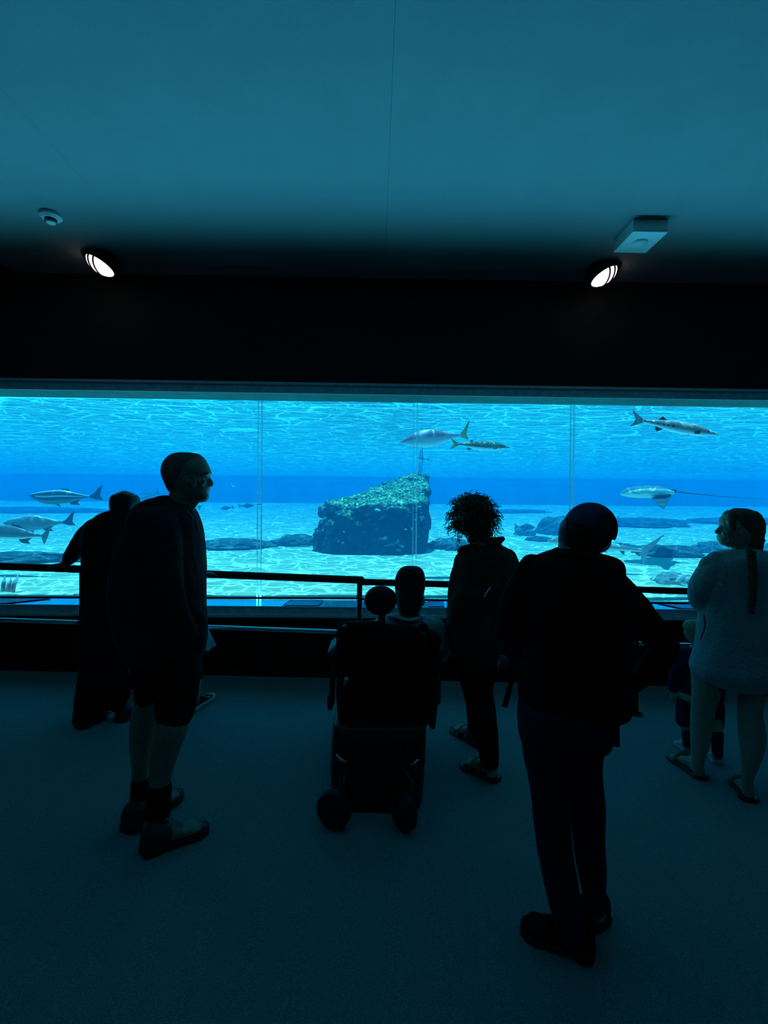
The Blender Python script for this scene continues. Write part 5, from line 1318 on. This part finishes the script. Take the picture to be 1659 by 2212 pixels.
limb(bm, 0, [(802, 1358, 15, 3.08), (780, 1400, 14, 3.12), (770, 1415, 11, 3.30), (770, 1410, 8, 3.42)]); hand(bm, at(770, 1410, 3.42), (.1, 1, 0), (0, 0, -1), .15, .5, -1)
cxs = at(820, 1500, 3.2).x
for sg in (-1, 1):
    tube(bm, [(V3(cxs + sg * .1, 3.10, .60), .085, .085), (V3(cxs + sg * .1, 3.36, .60), .07, .07), (V3(cxs + sg * .11, 3.47, .57), .058, .058), (V3(cxs + sg * .11, 3.50, .36), .05, .05), (V3(cxs + sg * .11, 3.52, .23), .035, .035)], 16)
    foot(bm, V3(cxs + sg * .11, 3.47, .19), V3(cxs + sg * .12, 3.69, .19), .065, .035)
voxel(bm, 'body', M['skin'], sit, size=.0075, smooth=2)
bm = bmesh.new()
loft(bm, UY, [(1223, 877, 898, .03), (1226, 868, 908, .06), (1234, 860, 915, .085), (1248, 854, 918.5, .10), (1262, 852, 919, .103), (1276, 854, 917, .10), (1284, 857, 915, .095)], n=32, p=2.1)
cp2 = voxel(bm, 'cap', M['jacket'], sit, size=.007, smooth=2)
bm = bmesh.new(); loft(bm, UY, [(1272, 853, 916.5, .098), (1296, 855, 915, .098), (1312, 858, 910, .09), (1326, 863, 905, .075)], n=28, p=2.1)
finish(bm, 'hair', M['hair_dark'], sit)
bm = bmesh.new()
limb(bm, UY, [(851, 1262, 2.2, -.06), (868, 1244, 2.2, -.085), (887, 1231, 2.2, -.095), (903, 1243, 2.2, -.085), (915, 1260, 2.2, -.05)])
sub(bm, 'cap_seam', M['jacket'], cp2)
bm = bmesh.new()
loft(bm, UY, [(1326, 850, 912, .07, .03), (1334, 826, 932, .10, .04), (1346, 798, 962, .13, .05), (1400, 786, 958, .15, .08), (1470, 792, 945, .155, .10)], n=32)
limb(bm, 0, [(946, 1356, 17, 3.06), (957, 1385, 17, 3.10), (960, 1402, 15, 3.2), (958, 1408, 12, 3.32)]); limb(bm, 0, [(802, 1356, 17, 3.06), (780, 1398, 17, 3.12), (771, 1412, 13, 3.32)])
sh = voxel(bm, 'shirt', M['sweater'], sit, size=.009, smooth=2, disp=folds(91, .010, 9))
bm = bmesh.new()
for pts in ([(838, 1330, 3.5, .0), (856, 1334, 4, -.06), (880, 1340, 5, -.09), (905, 1336, 4, -.06), (911, 1328, 3, .02)],): limb(bm, UY, pts, depth=1.2)
sub(bm, 'collar', M['white_cloth'], sh)
bm = bmesh.new()
for sg in (-1, 1):
    tube(bm, [(V3(cxs + sg * .1, 3.08, .61), .095, .095), (V3(cxs + sg * .1, 3.36, .61), .08, .08), (V3(cxs + sg * .11, 3.47, .58), .068, .068), (V3(cxs + sg * .11, 3.50, .36), .062, .062), (V3(cxs + sg * .11, 3.52, .26), .055, .055)], 16)
voxel(bm, 'trousers', M['black_cloth'], sit, size=.011, smooth=2)
for sg in (-1, 1):
    shoe(sit, 'shoe', V3(cxs + sg * .11, 3.44, .172), V3(cxs + sg * .12, 3.72, .172), .10, .09, M['black_cloth'], M['rubber'])
